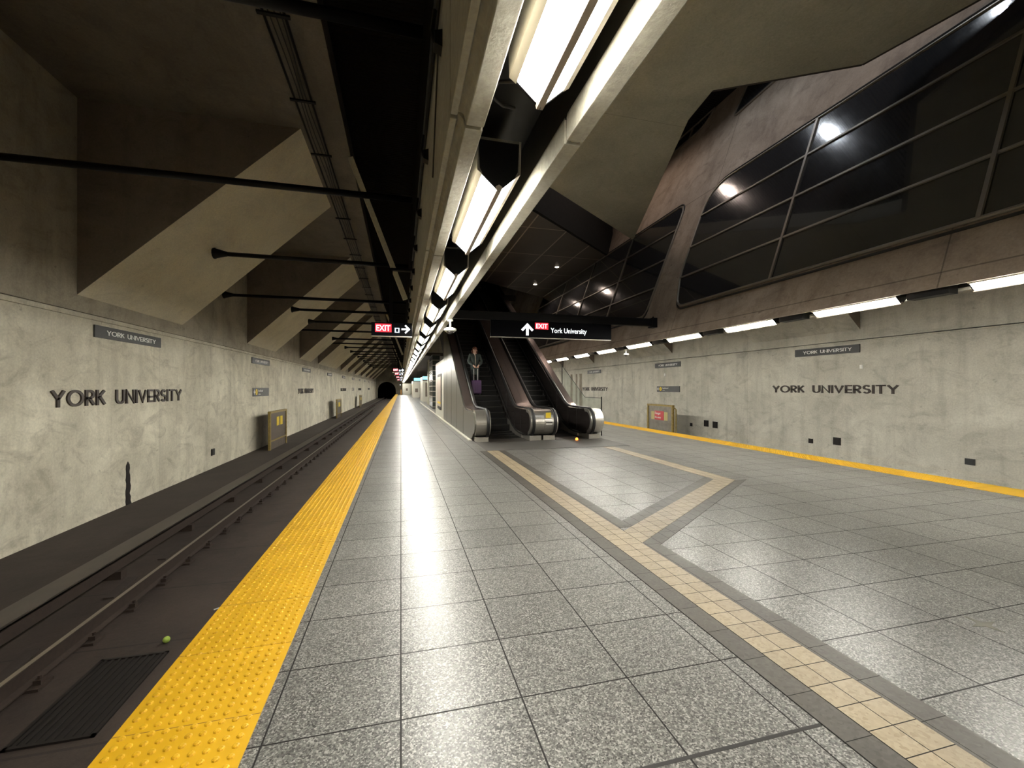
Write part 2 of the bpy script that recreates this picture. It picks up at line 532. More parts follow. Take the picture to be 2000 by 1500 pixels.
def glyph_mesh(ch, h, th, depth):
    """a flat letter standing in the local x-z plane, its face towards -y"""
    wd, lines = GL[ch]
    mb = MB()
    for pl in lines:
        pts = [Vector((p[0] * h * 0.86, p[1] * (h - th) + th / 2)) for p in pl]
        clean = [pts[0]]
        for p in pts[1:]:
            if (p - clean[-1]).length > 1e-5:
                clean.append(p)
        closed = (clean[0] - clean[-1]).length < 1e-4
        if closed:
            clean = clean[:-1]
        n = len(clean)
        L_, R_ = [], []
        for i, p in enumerate(clean):
            if closed:
                a, b = (p - clean[i - 1]).normalized(), (clean[(i + 1) % n] - p).normalized()
            else:
                a = (p - clean[i - 1]).normalized() if i > 0 else (clean[1] - p).normalized()
                b = (clean[i + 1] - p).normalized() if i < n - 1 else a
            na, nb = Vector((-a.y, a.x)), Vector((-b.y, b.x))
            m = (na + nb)
            m = m.normalized() if m.length > 0.2 else na
            k = th / 2 / max(0.72, m.dot(na))
            q = p.copy()
            if not closed and i == 0:
                q = q - b * th * (0.5 if abs(a.x) > 0.95 or abs(a.y) > .95 else .2)
            if not closed and i == n - 1:
                q = q + a * th * (0.5 if abs(a.x) > 0.95 or abs(a.y) > .95 else .2)
            L_.append(q + m * k)
            R_.append(q - m * k)
        vs = []
        for i in range(n):
            for y in (-depth, 0):
                vs.append((L_[i].x, y, L_[i].y))
                vs.append((R_[i].x, y, R_[i].y))
        fs = []
        for i in range(n if closed else n - 1):
            a, b = i * 4, ((i + 1) % n) * 4
            fs += [(a, b, b + 1, a + 1), (a + 2, a + 3, b + 3, b + 2), (a, a + 2, b + 2, b), (a + 1, b + 1, b + 3, a + 3)]
        if not closed:
            fs += [(0, 1, 3, 2), (4 * n - 4, 4 * n - 2, 4 * n - 1, 4 * n - 3)]
        mb.add(vs, fs)
    return mb, wd * h * 0.86


def line_of_letters(text, h, th, depth, gap, word, mat, parent, name='letter', total=None, off=(0, 0, 0)):
    """each letter is a mesh of its own; returns length"""
    ws = []
    for ch in text:
        ws.append(word if ch == ' ' else GL[ch][0] * h * 0.86 + gap)
    ln = sum(ws) - gap
    k = (total / ln) if total else 1
    x = 0
    for ch, w_ in zip(text, ws):
        if ch != ' ':
            mb, _ = glyph_mesh(ch, h, th, depth)
            o = mb.build(name, mat, parent, loc=(off[0] + x * k, off[1], off[2]))
            if total:
                o.scale.x = k
        x += w_
    return total or ln


def join_letters(text, h, th, depth, total, mat, parent, name, off):
    mb = MB()
    gap, word = h * .2, h * .5
    ws = [word if ch == ' ' else GL[ch][0] * h * 0.86 + gap for ch in text]
    ln = sum(ws) - gap
    k = total / ln
    x = 0
    for ch, w_ in zip(text, ws):
        if ch != ' ':
            g, _ = glyph_mesh(ch, h, th, depth)
            mb.add([(v[0] * k + x * k, v[1], v[2]) for v in g.v], g.f)
        x += w_
    return mb.build(name, mat, parent, loc=off)


def text_mesh(txt, size, mat, parent, loc, name='lettering', bold=0.0, width=None, ext=0.003):
    """printed words, local x-z plane, face towards -y"""
    cu = bpy.data.curves.new(name, 'FONT')
    cu.body = txt
    cu.size = size
    cu.extrude = ext
    cu.offset = bold
    cu.resolution_u = 3
    tmp = bpy.data.objects.new('tmp', cu)
    C.objects.link(tmp)
    bpy.context.view_layer.update()
    me = bpy.data.meshes.new_from_object(tmp.evaluated_get(bpy.context.evaluated_depsgraph_get()))
    bpy.data.objects.remove(tmp)
    me.name = name
    xs = [v.co.x for v in me.vertices]
    k = (width / (max(xs) - min(xs))) if width else 1
    x0 = min(xs)
    for v in me.vertices:
        v.co = Vector(((v.co.x - x0) * k, -v.co.z, v.co.y))
    me.materials.clear()
    me.materials.append(mat)
    o = bpy.data.objects.new(name, me)
    C.objects.link(o)
    o.parent = parent
    o.location = loc
    return o


def arrow_mesh(cx, cz, s, ang, mat, parent, y=-0.006, name='arrow', th=.2):
    """arrow with a shaft and two barbs; ang 0 points right, 90 up"""
    mb = MB()
    a = math.radians(ang)
    def P(x, z):
        return (cx + (x * math.cos(a) - z * math.sin(a)) * s, cz + (x * math.sin(a) + z * math.cos(a)) * s)
    t = th / 2
    for poly in ([(-.5, -t), (.42, -t), (.42, t), (-.5, t)],
                 [(.5, 0), (.5 - .42 - t, .42 + t), (.5 - .42 - 2.2 * t, .42 - .3 * t), (.5 - 2.4 * t, 0)],
                 [(.5, 0), (.5 - .42 - t, -.42 - t), (.5 - .42 - 2.2 * t, -.42 + .3 * t), (.5 - 2.4 * t, 0)]):
        q = [P(*p) for p in poly]
        vs = [(p[0], y, p[1]) for p in q] + [(p[0], y + .005, p[1]) for p in q]
        n = len(q)
        mb.add(vs, [tuple(range(n)), tuple(range(2 * n - 1, n - 1, -1))] + [(i, (i + 1) % n, (i + 1) % n + n, i + n) for i in range(n)])
    return mb.build(name, mat, parent)


# ================================================================== THE SETTING
Y0, Y1 = -5.0, 118.0
# platform floor
fl = MB()
fl.box(-1.25, 9.39, Y0, Y1, -0.28, 0)
struct(fl.build('floor', M['tile']), 'speckled grey granite tile platform floor between the two yellow edges', 'floor')
pw = MB()
pw.box(-0.95, -0.75, Y0, Y1, -1.32, -0.285)
pw.box(9.0, 9.2, Y0, Y1, -1.32, -0.285)
struct(pw.build('wall_platform_edge', M['platform_edge']), 'concrete wall under the platform edges', 'wall')

# track beds
tb = MB()
tb.box(-6.25, -0.95, Y0, Y1, -1.6, -1.32)
tb.box(9.2, 14.16, Y0, Y1, -1.6, -1.32)
struct(tb.build('floor_trackbed', concrete('trackbed_slabs', (0.028, 0.019, 0.0155), (0.050, 0.035, 0.028), (0.012, 0.009, 0.007),
                                           0.5, 0.0, rough=0.75, joints=((1, 1.53, 0.03, 0.34),))),
       'dark dirty concrete trackbed below the platform edges', 'trackbed')
# raised kerb against the left wall
kb = MB()
kb.prism([(-6.25, -1.31), (-4.62, -1.31), (-4.62, -1.19), (-4.72, -1.16), (-6.25, -1.16)], Y0, Y1)
struct(kb.build('trim_1', M['bench']), 'raised dark concrete kerb along the foot of the left wall', 'kerb')

# left wall
wl = MB()
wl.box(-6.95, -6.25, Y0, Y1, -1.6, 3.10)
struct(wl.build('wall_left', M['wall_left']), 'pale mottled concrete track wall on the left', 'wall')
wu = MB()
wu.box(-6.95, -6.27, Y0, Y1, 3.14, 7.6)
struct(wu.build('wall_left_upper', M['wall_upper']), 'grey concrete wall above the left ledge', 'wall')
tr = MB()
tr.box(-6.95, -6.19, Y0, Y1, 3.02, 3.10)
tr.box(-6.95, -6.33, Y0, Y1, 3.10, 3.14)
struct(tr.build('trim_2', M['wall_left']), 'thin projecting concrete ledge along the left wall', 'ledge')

# haunches of the left vault (each rises from the wall towards the ceiling at about 43 degrees)
HAUNCH = [(-5, -3.5), (0.7, 5.0), (10.5, 14.8), (20.3, 24.6), (30.0, 33.6), (36.3, 46.0), (49.3, 52.6), (56.2, 59.8), (64.0, 68.5),
          (73.5, 78.0), (83.5, 88.0), (93.5, 98.0), (103.5, 108.0)]
hm = []
for k, (a, b) in enumerate(HAUNCH):
    if b < 0:
        continue
    h_ = MB()
    h_.prism([(-6.27, 3.46), (-6.27, 7.42), (-2.15, 7.42)], a, b)
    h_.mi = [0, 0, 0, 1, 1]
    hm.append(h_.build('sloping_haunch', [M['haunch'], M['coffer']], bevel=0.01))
for k, o in enumerate(hm):
    struct(o)
    o['label'] = ('pale sloping concrete haunch above the left wall, '
                  + (ORD[k] + ' from the camera'))
    o['category'] = 'haunch'
    o['group'] = 'haunches above the left wall'
cl = MB()
cl.box(-6.95, -1.2, Y0, Y1, 7.40, 7.75)
cl.box(-1.5, -1.2, Y0, Y1, 7.30, 7.40)
struct(cl.build('ceiling_left', M['ceiling']), 'dark concrete ceiling over the left track', 'ceiling')
vd = MB()
vd.box(-1.4, 0.55, Y0, Y1, 8.4, 8.5)
struct(vd.build('ceiling_dark_deck', M['void']), 'black corrugated deck high between the left vault and the trough', 'ceiling')

vw = MB()
vw.box(0.40, 0.50, Y0, Y1, 4.28, 8.39)
struct(vw.build('wall_over_trough', M['void']), 'black corrugated screen standing over the trough', 'wall')

# right wall
wr = MB()
wr.box(14.16, 14.9, Y0, Y1, -1.6, 3.12)
wr.box(14.19, 14.9, Y0, Y1, 3.15, 7.7)
struct(wr.build('wall_right', M['wall_right']), 'grey mottled concrete track wall on the right', 'wall')
tr = MB()
tr.box(14.12, 14.8, Y0, Y1, 3.08, 3.12)
struct(tr.build('trim_3', M['wall_right']), 'thin ledge line along the right wall', 'ledge')


def LX(r):                       # face of the outward leaning wall at height r above the eye
    return 7.544 + (r - 2.306) * 0.3593


le = MB()
le.prism([(LX(1.39), 2.99), (LX(9.4), 11.0), (LX(9.4) + 0.4, 11.0), (LX(2.2) + 0.55, 3.8), (7.80, 3.6), (7.80, 3.42), (7.405, 3.42), (7.245, 2.99)], Y0, 36)
struct(le.build('wall_right_leaning', M['wall_lean']), 'brown concrete wall leaning outwards above the right trough', 'wall')
hm = []
for k, (a, b) in enumerate(HAUNCH):
    if b < 0 or a > 60:
        continue
    h_ = MB()
    h_.prism([(14.18, 3.46), (14.18, 7.38), (10.06, 7.38)], a, b)
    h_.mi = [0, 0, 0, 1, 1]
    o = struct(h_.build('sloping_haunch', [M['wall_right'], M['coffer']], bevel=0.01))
    o['label'] = 'pale sloping concrete haunch above the right wall, ' + ORD[k] + ' from the camera'
    o['category'] = 'haunch'
    o['group'] = 'haunches above the right wall'
cr_ = MB()
cr_.box(9.5, 14.9, Y0, Y1, 7.40, 7.75)
struct(cr_.build('ceiling_right', M['wall_upper']), 'dark concrete ceiling over the right track', 'ceiling')

# atrium ceiling, panelled lobby ceiling and a face coloured black as the unlit slot in front
ac = MB()
ac.box(0.55, 10.5, Y0, 36, 10.85, 11.0)
struct(ac.build('ceiling_atrium', M['void']), 'dark ceiling at the top of the atrium', 'ceiling')
lc = MB()
lc.prism([(1.0, 11.3), (4.32, 13.7), (8.53, 17.2), (9.05, 17.7), (9.3, 26.7), (8.1, 25.9), (4.46, 23.3), (1.0, 20.8)], 7.45, 7.6, axis='z')
struct(lc.build('ceiling_lobby', M['gridceil']), 'dark panelled metal ceiling above the escalators', 'ceiling')
lf = MB()
lf.prism([(1.0, 11.1), (4.32, 13.5), (8.53, 17.0), (9.2, 17.55), (9.2, 17.7), (8.53, 17.15), (4.32, 13.65), (1.0, 11.25)], 7.43, 10.84, axis='z')
struct(lf.build('wall_lobby_dark_slot', plain('unlit_slot_black', (0.006, 0.0055, 0.005), 0.95)), 'face above the panelled ceiling, coloured black as the unlit slot', 'wall')

# bridge slab over the platform, kinked edge
sl = MB()
poly = [(0.90, Y0), (8.72, Y0), (8.60, 3.55), (8.38, 4.45), (8.02, 5.90), (5.90, 7.15), (6.04, 8.07), (8.84, 15.18), (8.66, 15.05), (4.30, 11.87), (0.90, 9.75)]
sl.prism(poly, 7.4, 7.95, axis='z')
struct(sl.build('ceiling_bridge_slab', M['slab'], bevel=0.02), 'olive grey concrete soffit of the bridge with kinked edge', 'ceiling')
lip = MB()
def lipseg(a, b, z0=7.44, z1=8.3):
    a, b = Vector(a), Vector(b)
    d = (b - a).normalized()
    n = Vector((d.y, -d.x))
    q = [a - d * .03, b + d * .03, b + d * .03 + n * .1, a - d * .03 + n * .1]
    lip.prism([tuple(p) for p in q], z0, z1, axis='z')
lipseg((8.02, 5.90), (5.90, 7.15))
lipseg((8.38, 4.45), (8.02, 5.90))
lipseg((8.60, 3.55), (8.38, 4.45))
struct(lip.build('trim_4', M['darkbrown']), 'dark metal edge trim along the bridge slab', 'trim')

# low dark soffits over the far platform and the bulkhead beyond the escalators
ds = MB()
ds.box(1.02, 2.0, 14.0, 36, 4.5, 4.7)
ds.box(1.02, 7.25, 36.05, Y1, 4.25, 4.5)
struct(ds.build('ceiling_low', M['darkbrown']), 'low dark brown soffit over the far platform', 'ceiling')
bk = MB()
bk.prism([(4.2, 9.05), (6.9, 9.05), (8.0, 9.75), (8.0, 10.84), (4.2, 10.84)], 31.0, 31.3)
bk.prism([(4.2, 8.3), (4.45, 8.3), (4.45, 9.05), (4.2, 9.05)], 31.0, 31.3)
struct(bk.build('wall_concourse', M['wall_lean']), 'brown concrete bulkhead at the head of the escalators', 'wall')
cf = MB()
cf.box(1.2, 7.9, 29.5, 36, 7.75, 8.15)
struct(cf.build('floor_concourse', M['darkbrown']), 'concourse floor slab at the head of the escalators', 'floor')

# end walls
ew = MB()
# portal wall with arch over the left track
cx, rr, zs = -3.6, 2.3, 0.9
pts = [(-6.9, -1.6), (-6.9, 7.6), (0.4, 7.6), (0.4, -1.6), (cx + rr, -1.6), (cx + rr, zs)]
pts += [(cx + rr * math.cos(a), zs + rr * math.sin(a)) for a in [PI * i / 16 for i in range(1, 16)]]
pts += [(cx - rr, zs), (cx - rr, -1.6)]
ew.prism(pts, Y1, Y1 + .6)
ew.box(0.4, 16, Y1, Y1 + .5, -1.6, 8.5)
ew.box(-6.9, 0.4, Y1, Y1 + .5, 7.5, 9)
struct(ew.build('wall_far', M['wall_upper']), 'far end wall with the arched tunnel mouth', 'wall')
tn = MB()
tn.box(-6.4, -6.2, Y1 + .6, Y1 + 30, -1.6, 4)
tn.box(-1.1, -0.9, Y1 + .6, Y1 + 30, -1.6, 4)
tn.box(-6.4, -0.9, Y1 + .6, Y1 + 30, 3.6, 4)
tn.box(-6.4, -0.9, Y1 + .6, Y1 + 30, -1.6, -1.3)
tn.box(-6.4, -0.9, Y1 + 29.8, Y1 + 30, -1.6, 4)
struct(tn.build('wall_tunnel', M['void']), 'dark tunnel beyond the arched mouth', 'wall')
bw_ = MB()
bw_.box(-7, 15.5, Y0 - .3, Y0, -1.6, 11)
bw_.box(1.0, 10.5, 36.0, 36.3, 4.5, 11)
bw_.box(0.56, 0.7, Y0, 36, 8.4, 11)
struct(bw_.build('wall_back', M['wall_upper']), 'concrete wall closing the hall behind the camera', 'wall')

# ------------------------------------------------------------------ windows in the leaning wall
def lean_pt(y, r, off=0.0):
    nx, nz = -0.9411, 0.3381
    return Vector((LX(r) + nx * off, y, r + 1.6 + nz * off))


def rounded(poly, rad, n=6):
    out = []
    m = len(poly)
    for i in range(m):
        p0, p1, p2 = Vector(poly[i - 1]), Vector(poly[i]), Vector(poly[(i + 1) % m])
        rd = rad[i] if isinstance(rad, (list, tuple)) else rad
        if rd <= 0:
            out.append(tuple(p1))
            continue
        a = p1 + (p0 - p1).normalized() * rd
        b = p1 + (p2 - p1).normalized() * rd
        for k in range(n + 1):
            t = k / n
            out.append(tuple(a * (1 - t) ** 2 + p1 * 2 * t * (1 - t) + b * t * t))
    return out


def window(name, poly, rads, mull, trans, label, y_rng):
    root = empty(name, (LX(2.2), poly[0][0], 3.8))
    root['kind'] = 'structure'
    root['label'] = label
    root['category'] = 'window'
    inv = Vector(root.location)
    pr = rounded(poly, rads)
    fr = MB()
    fr.tube([lean_pt(y, r, .02) - inv for y, r in pr], 0.032, 8, closed=True, up=(-0.94, 0, 0.34))
    fr.build('window_frame', M['mullion'], root)
    gap = MB()
    gap.tube([lean_pt(y , r, .005) - inv for y, r in
              [(a + (0.0), b + (.085 if b > 4.5 else -.085)) for a, b in pr]], 0.026, 6, closed=True, up=(-0.94, 0, 0.34))
    gap.build('window_gasket', M['black'], root)
    n = len(pr)
    g = MB()
    g.add([lean_pt(y, r, .02) - inv for y, r in pr] + [lean_pt(y, r, .004) - inv for y, r in pr],
          [tuple(range(n)), tuple(range(2 * n - 1, n - 1, -1))] + [(i, (i + 1) % n, (i + 1) % n + n, i + n) for i in range(n)])
    g.build('pane', M['glass_dark'], root)

    def clip_y(r):
        # y limits of the outline at height r
        xs = []
        for i in range(n):
            a, b = pr[i], pr[(i + 1) % n]
            if (a[1] - r) * (b[1] - r) <= 0 and abs(a[1] - b[1]) > 1e-6:
                xs.append(a[0] + (b[0] - a[0]) * (r - a[1]) / (b[1] - a[1]))
        return min(xs), max(xs)

    def clip_r(y):
        xs = []
        for i in range(n):
            a, b = pr[i], pr[(i + 1) % n]
            if (a[0] - y) * (b[0] - y) <= 0 and abs(a[0] - b[0]) > 1e-6:
                xs.append(a[1] + (b[1] - a[1]) * (y - a[0]) / (b[0] - a[0]))
        return min(xs), max(xs)
    for y in mull:
        a, b = clip_r(y)
        mb = MB()
        mb.tube([lean_pt(y, a, .025) - inv, lean_pt(y, b, .025) - inv], .040, 4, up=(0, 1, 0))
        mb.build('mullion', M['mullion'], root)
    for r in trans:
        a, b = clip_y(r)
        mb = MB()
        mb.tube([lean_pt(a, r, .025) - inv, lean_pt(b, r, .025) - inv], .032, 4, up=(-0.94, 0, 0.34))
        mb.build('transom', M['mullion'], root)
    return root


TR = [3.175, 4.077, 5.02]
window('window_1', [(-2.0, 2.27), (10.56, 2.27), (10.88, 3.24), (10.77, 5.86), (-2.0, 5.86)], [0, .3, .27, .86, 0], [.65, 4.02, 7.40], TR,
       'large dark window with rounded corners high on the right wall', (0, 20))
window('window_2', [(12.18, 2.27), (11.88, 5.86), (26, 5.78), (26, 2.27)], [.27, .38, 0, 0], [15.07, 18.4, 21.8], TR,
       'smaller dark window beyond the brown pier, above the escalators', (22, 48))
window('window_3', [(8.8, 8.2), (10.75, 8.05), (10.5, 9.2), (8.4, 9.2)], [.1, .16, .05, .05], [], [],
       'small dark upper window just under the bridge edge', (15, 20))
window('window_4', [(12.4, 8.75), (14.2, 8.75), (14.8, 9.2), (12.0, 9.2)], [.3, .3, .05, .05], [13.1], [],
       'small dark upper window with curved sill half hidden by the bridge', (22, 28))

# ------------------------------------------------------------------ floor bands
def strip(name, poly, z0, z1, mat):
    mb = MB()
    mb.prism(poly, z0, z1, axis='z')
    return mb.build(name, mat)


ZB = 0.004
def band_rect(x0, x1, y0, y1, mat, name, z=ZB):
    return strip(name, [(x0, y0), (x1, y0), (x1, y1), (x0, y1)], -0.02, z, mat)


bx0 = 2.10
b1 = MB(); b1.box(bx0, bx0 + .304, Y0, 10.7, -.02, ZB)
b1.box(5.30, 5.61, 6.25, 10.65, -.02, ZB)
# diagonal link
A1, A2 = Vector((2.404, 4.33)), Vector((5.33, 6.42))
d_ = (A2 - A1).normalized(); n_ = Vector((d_.y, -d_.x))
P1 = [A1, A2 + d_ * .0, A2 + d_ * .0 + n_ * .31 + d_ * .34, A1 + n_ * .31 + d_ * (-.22)]
b1.prism([tuple(A1), tuple(A2), (5.61, 6.25), (2.404, 3.955)], -.02, ZB + .0005, axis='z')
struct(b1.build('trim_5', M['tile_band']), 'beige stone tile band set in the grey platform floor', 'floor band')
b2 = MB()
b2.box(bx0 - .165, bx0 - .001, Y0, 10.7, -.02, ZB)
b2.box(bx0 + .305, bx0 + .47, Y0, 3.85, -.02, ZB)
b2.box(bx0 + .305, bx0 + .47, 4.45, 10.7, -.02, ZB)
b2.prism([(2.57, 4.45), (5.30, 6.402), (5.30, 6.62), (2.57, 4.67)], -.02, ZB - .0005, axis='z')
b2.prism([(2.405, 3.95), (5.62, 6.25), (5.85, 6.25), (2.57, 3.87), (2.405, 3.78)], -.02, ZB - .0005, axis='z')
struct(b2.build('trim_6', M['tile_dark']), 'dark stone tile borders beside the beige bands', 'floor band')
mt = MB(); mt.box(2.1, 6.15, 10.72, 12.95, -.02, 0.006)
struct(mt.build('trim_7', M['mat']), 'dark landing floor in front of the escalators', 'floor')
ej = MB(); ej.box(-.64, 1.93, 1.602, 1.620, -.02, 0.001)
struct(ej.build('trim_8', M['black']), 'wide dark expansion joint crossing the floor near the camera', 'joint')
eb = MB(); eb.box(1.98, 2.08, 12.9, 47, 0, .03)
struct(eb.build('trim_9', M['offwhite']), 'pale curb strip along the foot of the escalator cladding', 'curb')

# yellow tactile strips: plate with truncated domes
def tactile(x0, x1, dome_y, label):
    mb = MB()
    mb.box(x0, x1, Y0 + .02, Y1 - .02, 0.0, 0.006)
    pitch = 0.0575
    nx = int((x1 - x0 - .03) / pitch)
    mx_ = (x1 - x0 - (nx - 1) * pitch) / 2
    seg = 8
    y = dome_y[0]
    vs, fs = [], []
    while y < dome_y[1]:
        for i in range(nx):
            cx_ = x0 + mx_ + i * pitch
            o = len(vs)
            for r, z in ((.0165, .0055), (.0140, .0115), (.0085, .0133)):
                for k in range(seg):
                    a = 2 * PI * k / seg
                    vs.append((cx_ + r * math.cos(a), y + r * math.sin(a), z))
            for q in range(2):
                for k in range(seg):
                    fs.append((o + q * seg + k, o + q * seg + (k + 1) % seg, o + (q + 1) * seg + (k + 1) % seg, o + (q + 1) * seg + k))
            fs.append(tuple(o + 2 * seg + k for k in range(seg)))
        y += pitch
    mb.add(vs, fs, 0)
    k = 0
    y = 0.52
    while y < 30:
        mb.box(x0, x1, y - .002, y + .002, 0.004, 0.0066, 1)
        y += .61
    o = mb.build('tactile_strip', [M['tactile'], M['tactile_joint']])
    return tag(o, label, 'tactile strip')


tactile(-1.275, -0.665, (0.55, 24), 'yellow tactile warning strip along the left platform edge')
tactile(8.80, 9.41, (5.0, 22), 'yellow tactile warning strip along the right platform edge')

# ------------------------------------------------------------------ track
def rail(x, label):
    root = empty('running_rail', (x, 0, -1.32))
    tag(root, label, 'rail')
    mb = MB()
    mb.prism([(-.07, .03), (.07, .03), (.07, .045), (.012, .06), (.012, .175), (.035, .185), (.035, .213), (-.035, .213), (-.035, .185),
              (-.012, .175), (-.012, .06), (-.07, .045)], Y0, Y1)
    mb.build('rail_web', M['rail_side'], root)
    mb = MB(); mb.box(-.024, .024, Y0, Y1, .2135, .2165)
    mb.build('rail_head', M['rail_top'], root)
    return root


for x, lab in ((-2.04, 'running rail close under the left platform edge'), (-3.53, 'running rail of the left track nearer its wall'),
               (10.16, 'running rail close under the right platform edge'), (11.65, 'running rail of the right track nearer its wall')):
    rail(x, lab)
# rail fasteners
def fastener(x, y, top=False):
    mb = MB()
    mb.box(-.16, .16, -.10, .10, 0, .028)
    mb.box(-.14, -.075, -.035, .035, .02, .075)
    mb.box(.075, .14, -.035, .035, .02, .075)
    mb.tube([(-.11, 0, .07), (-.11, 0, .11)], .018, 6)
    mb.tube([(.11, 0, .07), (.11, 0, .11)], .018, 6)
    return mb


f0 = fastener(0, 0).build('rail_fastener', M['rail_side'])
k = 0
y = 3.7
while y < 60 and k < 70:
    o = f0 if k == 0 else f0.copy()
    if k:
        C.objects.link(o)
    o.location = (-3.53, y, -1.319)
    o['group'] = 'rail fasteners of the left track'
    o['category'] = 'rail fastener'
    o['label'] = (ORD[k] + ' dark rail fastener bolted beside the far rail, counted from the camera') if k < 20 else \
        'tiny dark rail fastener in the distant run of the left track'
    k += 1
    y += 0.765
# power rail with cover board
pr_ = empty('power_rail', (-4.25, 0, -1.32))
tag(pr_, 'power rail with a long cover board beside the left wall kerb', 'rail')
mb = MB(); mb.prism([(-.16, .33), (.11, .33), (.13, .355), (.13, .37), (-.16, .385), (-.19, .36), (-.19, .20), (-.16, .20)], Y0, Y1)
mb.build('cover_board', plain('cover_board_grey', (0.055, 0.044, 0.037), .45, .0, .3, 5), pr_)
mb = MB(); mb.box(-.05, .05, Y0, Y1, .12, .26)
mb.build('contact_rail', M['rail_side'], pr_)
y = 1.0
while y < 75:
    mb = MB()
    mb.box(-.12, .12, y - .07, y + .07, 0, .12)
    mb.prism([(-.19, .02), (-.15, .02), (-.15, .33), (-.19, .33)], y - .04, y + .04)
    mb.build('rail_support', M['rail_side'], pr_)
    y += 2.3
# cable beside the kerb
mb = MB()
mb.tube([(-4.53 + .02 * math.sin(y * 1.7), y, -1.285) for y in [Y0 + .5 + .5 * i for i in range(180)]], .022, 6)
tag(mb.build('track_cable', plain('grey_cable', (0.10, 0.085, 0.075), .6)), 'grey cable lying between the power rail and the kerb', 'cable')
# drain grate
gr = empty('drain_grate', (-2.79, 4.95, -1.32))
tag(gr, 'rectangular dark slotted drain grate in the left trackbed', 'grate')
mb = MB()
mb.box(-.31, .31, -.60, -.57, 0, .018); mb.box(-.31, .31, .57, .60, 0, .018)
mb.box(-.31, -.28, -.6, .6, 0, .018); mb.box(.28, .31, -.6, .6, 0, .018)
mb.build('frame', M['grate'], gr)
mb = MB()
for i in range(9):
    x = -.25 + i * .0625
    mb.box(x - .012, x + .012, -.57, .57, .002, .015)
mb.box(-.28, .28, -.57, .57, 0, .003)
mb.build('slats', M['grate'], gr)
mb = MB(); mb.ball((0, 0, 0), .036)
o = mb.build('tennis_ball', M['ball'], smooth=True, loc=(-2.60, 5.76, -1.284))
tag(o, 'small green ball lying on the left trackbed', 'ball')
mb = MB(); mb.tube([(-.05, 0, .006), (0, .02, .01), (.05, 0, .006)], .008, 5)
tag(mb.build('litter_scrap', M['white'], loc=(-2.33, 6.45, -1.32)), 'thin pale scrap of litter on the trackbed near the yellow edge', 'litter')
for i, (x, y, a) in enumerate(((-3.95, 7.5, .1), (-3.93, 8.9, 0), (-3.9, 5.6, .15))):
    mb = MB(); mb.box(-.06, .06, -.35, .35, 0, .02)
    o = mb.build('timber_offcut', M['bench'], loc=(x, y, -1.319)); o.rotation_euler[2] = a
    tag(o, ['dusty board lying between the rails, middle of three', 'dusty board lying between the rails, farthest of three',
            'dusty board lying between the rails, nearest of three'][i], 'board', 'dusty boards by the rails')

# ------------------------------------------------------------------ light trough
BT = 1.6
PER = 1.88
K = 1.2
def kscale(o, dx=0.0):
    o.scale = (K, K, K)
    l = o.location
    o.location = (l[0] * K + dx, l[1] * K, 1.6 + (l[2] - 1.6) * K)
    return o


def trough():
    mb = MB()
    y = 1.86 - 3 * PER
    while y < 96:
        a, b = y + .012, y + PER - .012
        # left fascia and lip
        mb.prism([(.205, BT + 1.17), (.235, BT + 1.17), (.235, BT + 1.20), (.262, BT + 1.175), (.272, BT + 1.134), (.350, BT + 1.134),
                  (.350, BT + 1.26), (.325, BT + 1.40), (.325, BT + 2.12), (.205, BT + 2.12)], a, b)
        # right lip
        mb.prism([(.735, BT + 1.134), (.815, BT + 1.134), (.815, BT + 2.12), (.755, BT + 2.12), (.755, BT + 1.35), (.735, BT + 1.24)], a, b)
        y += PER
    # recessed joint filler and lid
    mb.box(.215, .32, -4.0, 97.0, BT + 1.20, BT + 2.10)
    mb.box(.285, .34, -4.0, 97.0, BT + 1.15, BT + 1.22)
    mb.box(.765, .806, -4.0, 97.0, BT + 1.145, BT + 2.10)
    mb.box(.205, .815, -4.0, 97.0, BT + 2.10, BT + 2.2)
    return struct(kscale(mb.build('trim_10', M['beam'], bevel=.004)), 'long precast concrete light trough running above the platform', 'beam')


trough()
mb = MB(); mb.box(.351, .754, -4.0, 97.0, BT + 1.50, BT + 1.52)
mb.box(.351, .356, -4.0, 97.0, BT + 1.19, BT + 1.50)
mb.box(.738, .745, -4.0, 97.0, BT + 1.245, BT + 1.50)
struct(kscale(mb.build('trim_11', M['black'])), 'black mesh lining inside the light trough', 'lining')

# the right trough hides behind the foot of the leaning wall
mb = MB()
y = Y0 + .1
while y < 114:
    mb.prism([(7.705, 2.98), (7.79, 2.98), (7.79, 3.41), (7.73, 3.41), (7.705, 3.1)], y, y + 2.24)
    y += 2.27
struct(mb.build('trim_12', M['beam']), 'precast lips of the light trough over the right platform edge', 'beam')
mb = MB()
mb.box(7.41, 7.70, Y0 + .1, 114, 3.36, 3.375)
mb.box(7.688, 7.70, Y0 + .1, 114, 3.02, 3.36)
struct(mb.build('trim_13', M['black']), 'black lining inside the right light trough', 'lining')
mb = MB()
mb.prism([(7.20, 3.43), (7.79, 3.43), (7.79, 4.5), (7.26, 4.5)], 36.1, Y1)
struct(mb.build('trim_14', M['wall_lean']), 'brown beam over the far part of the right trough', 'beam')

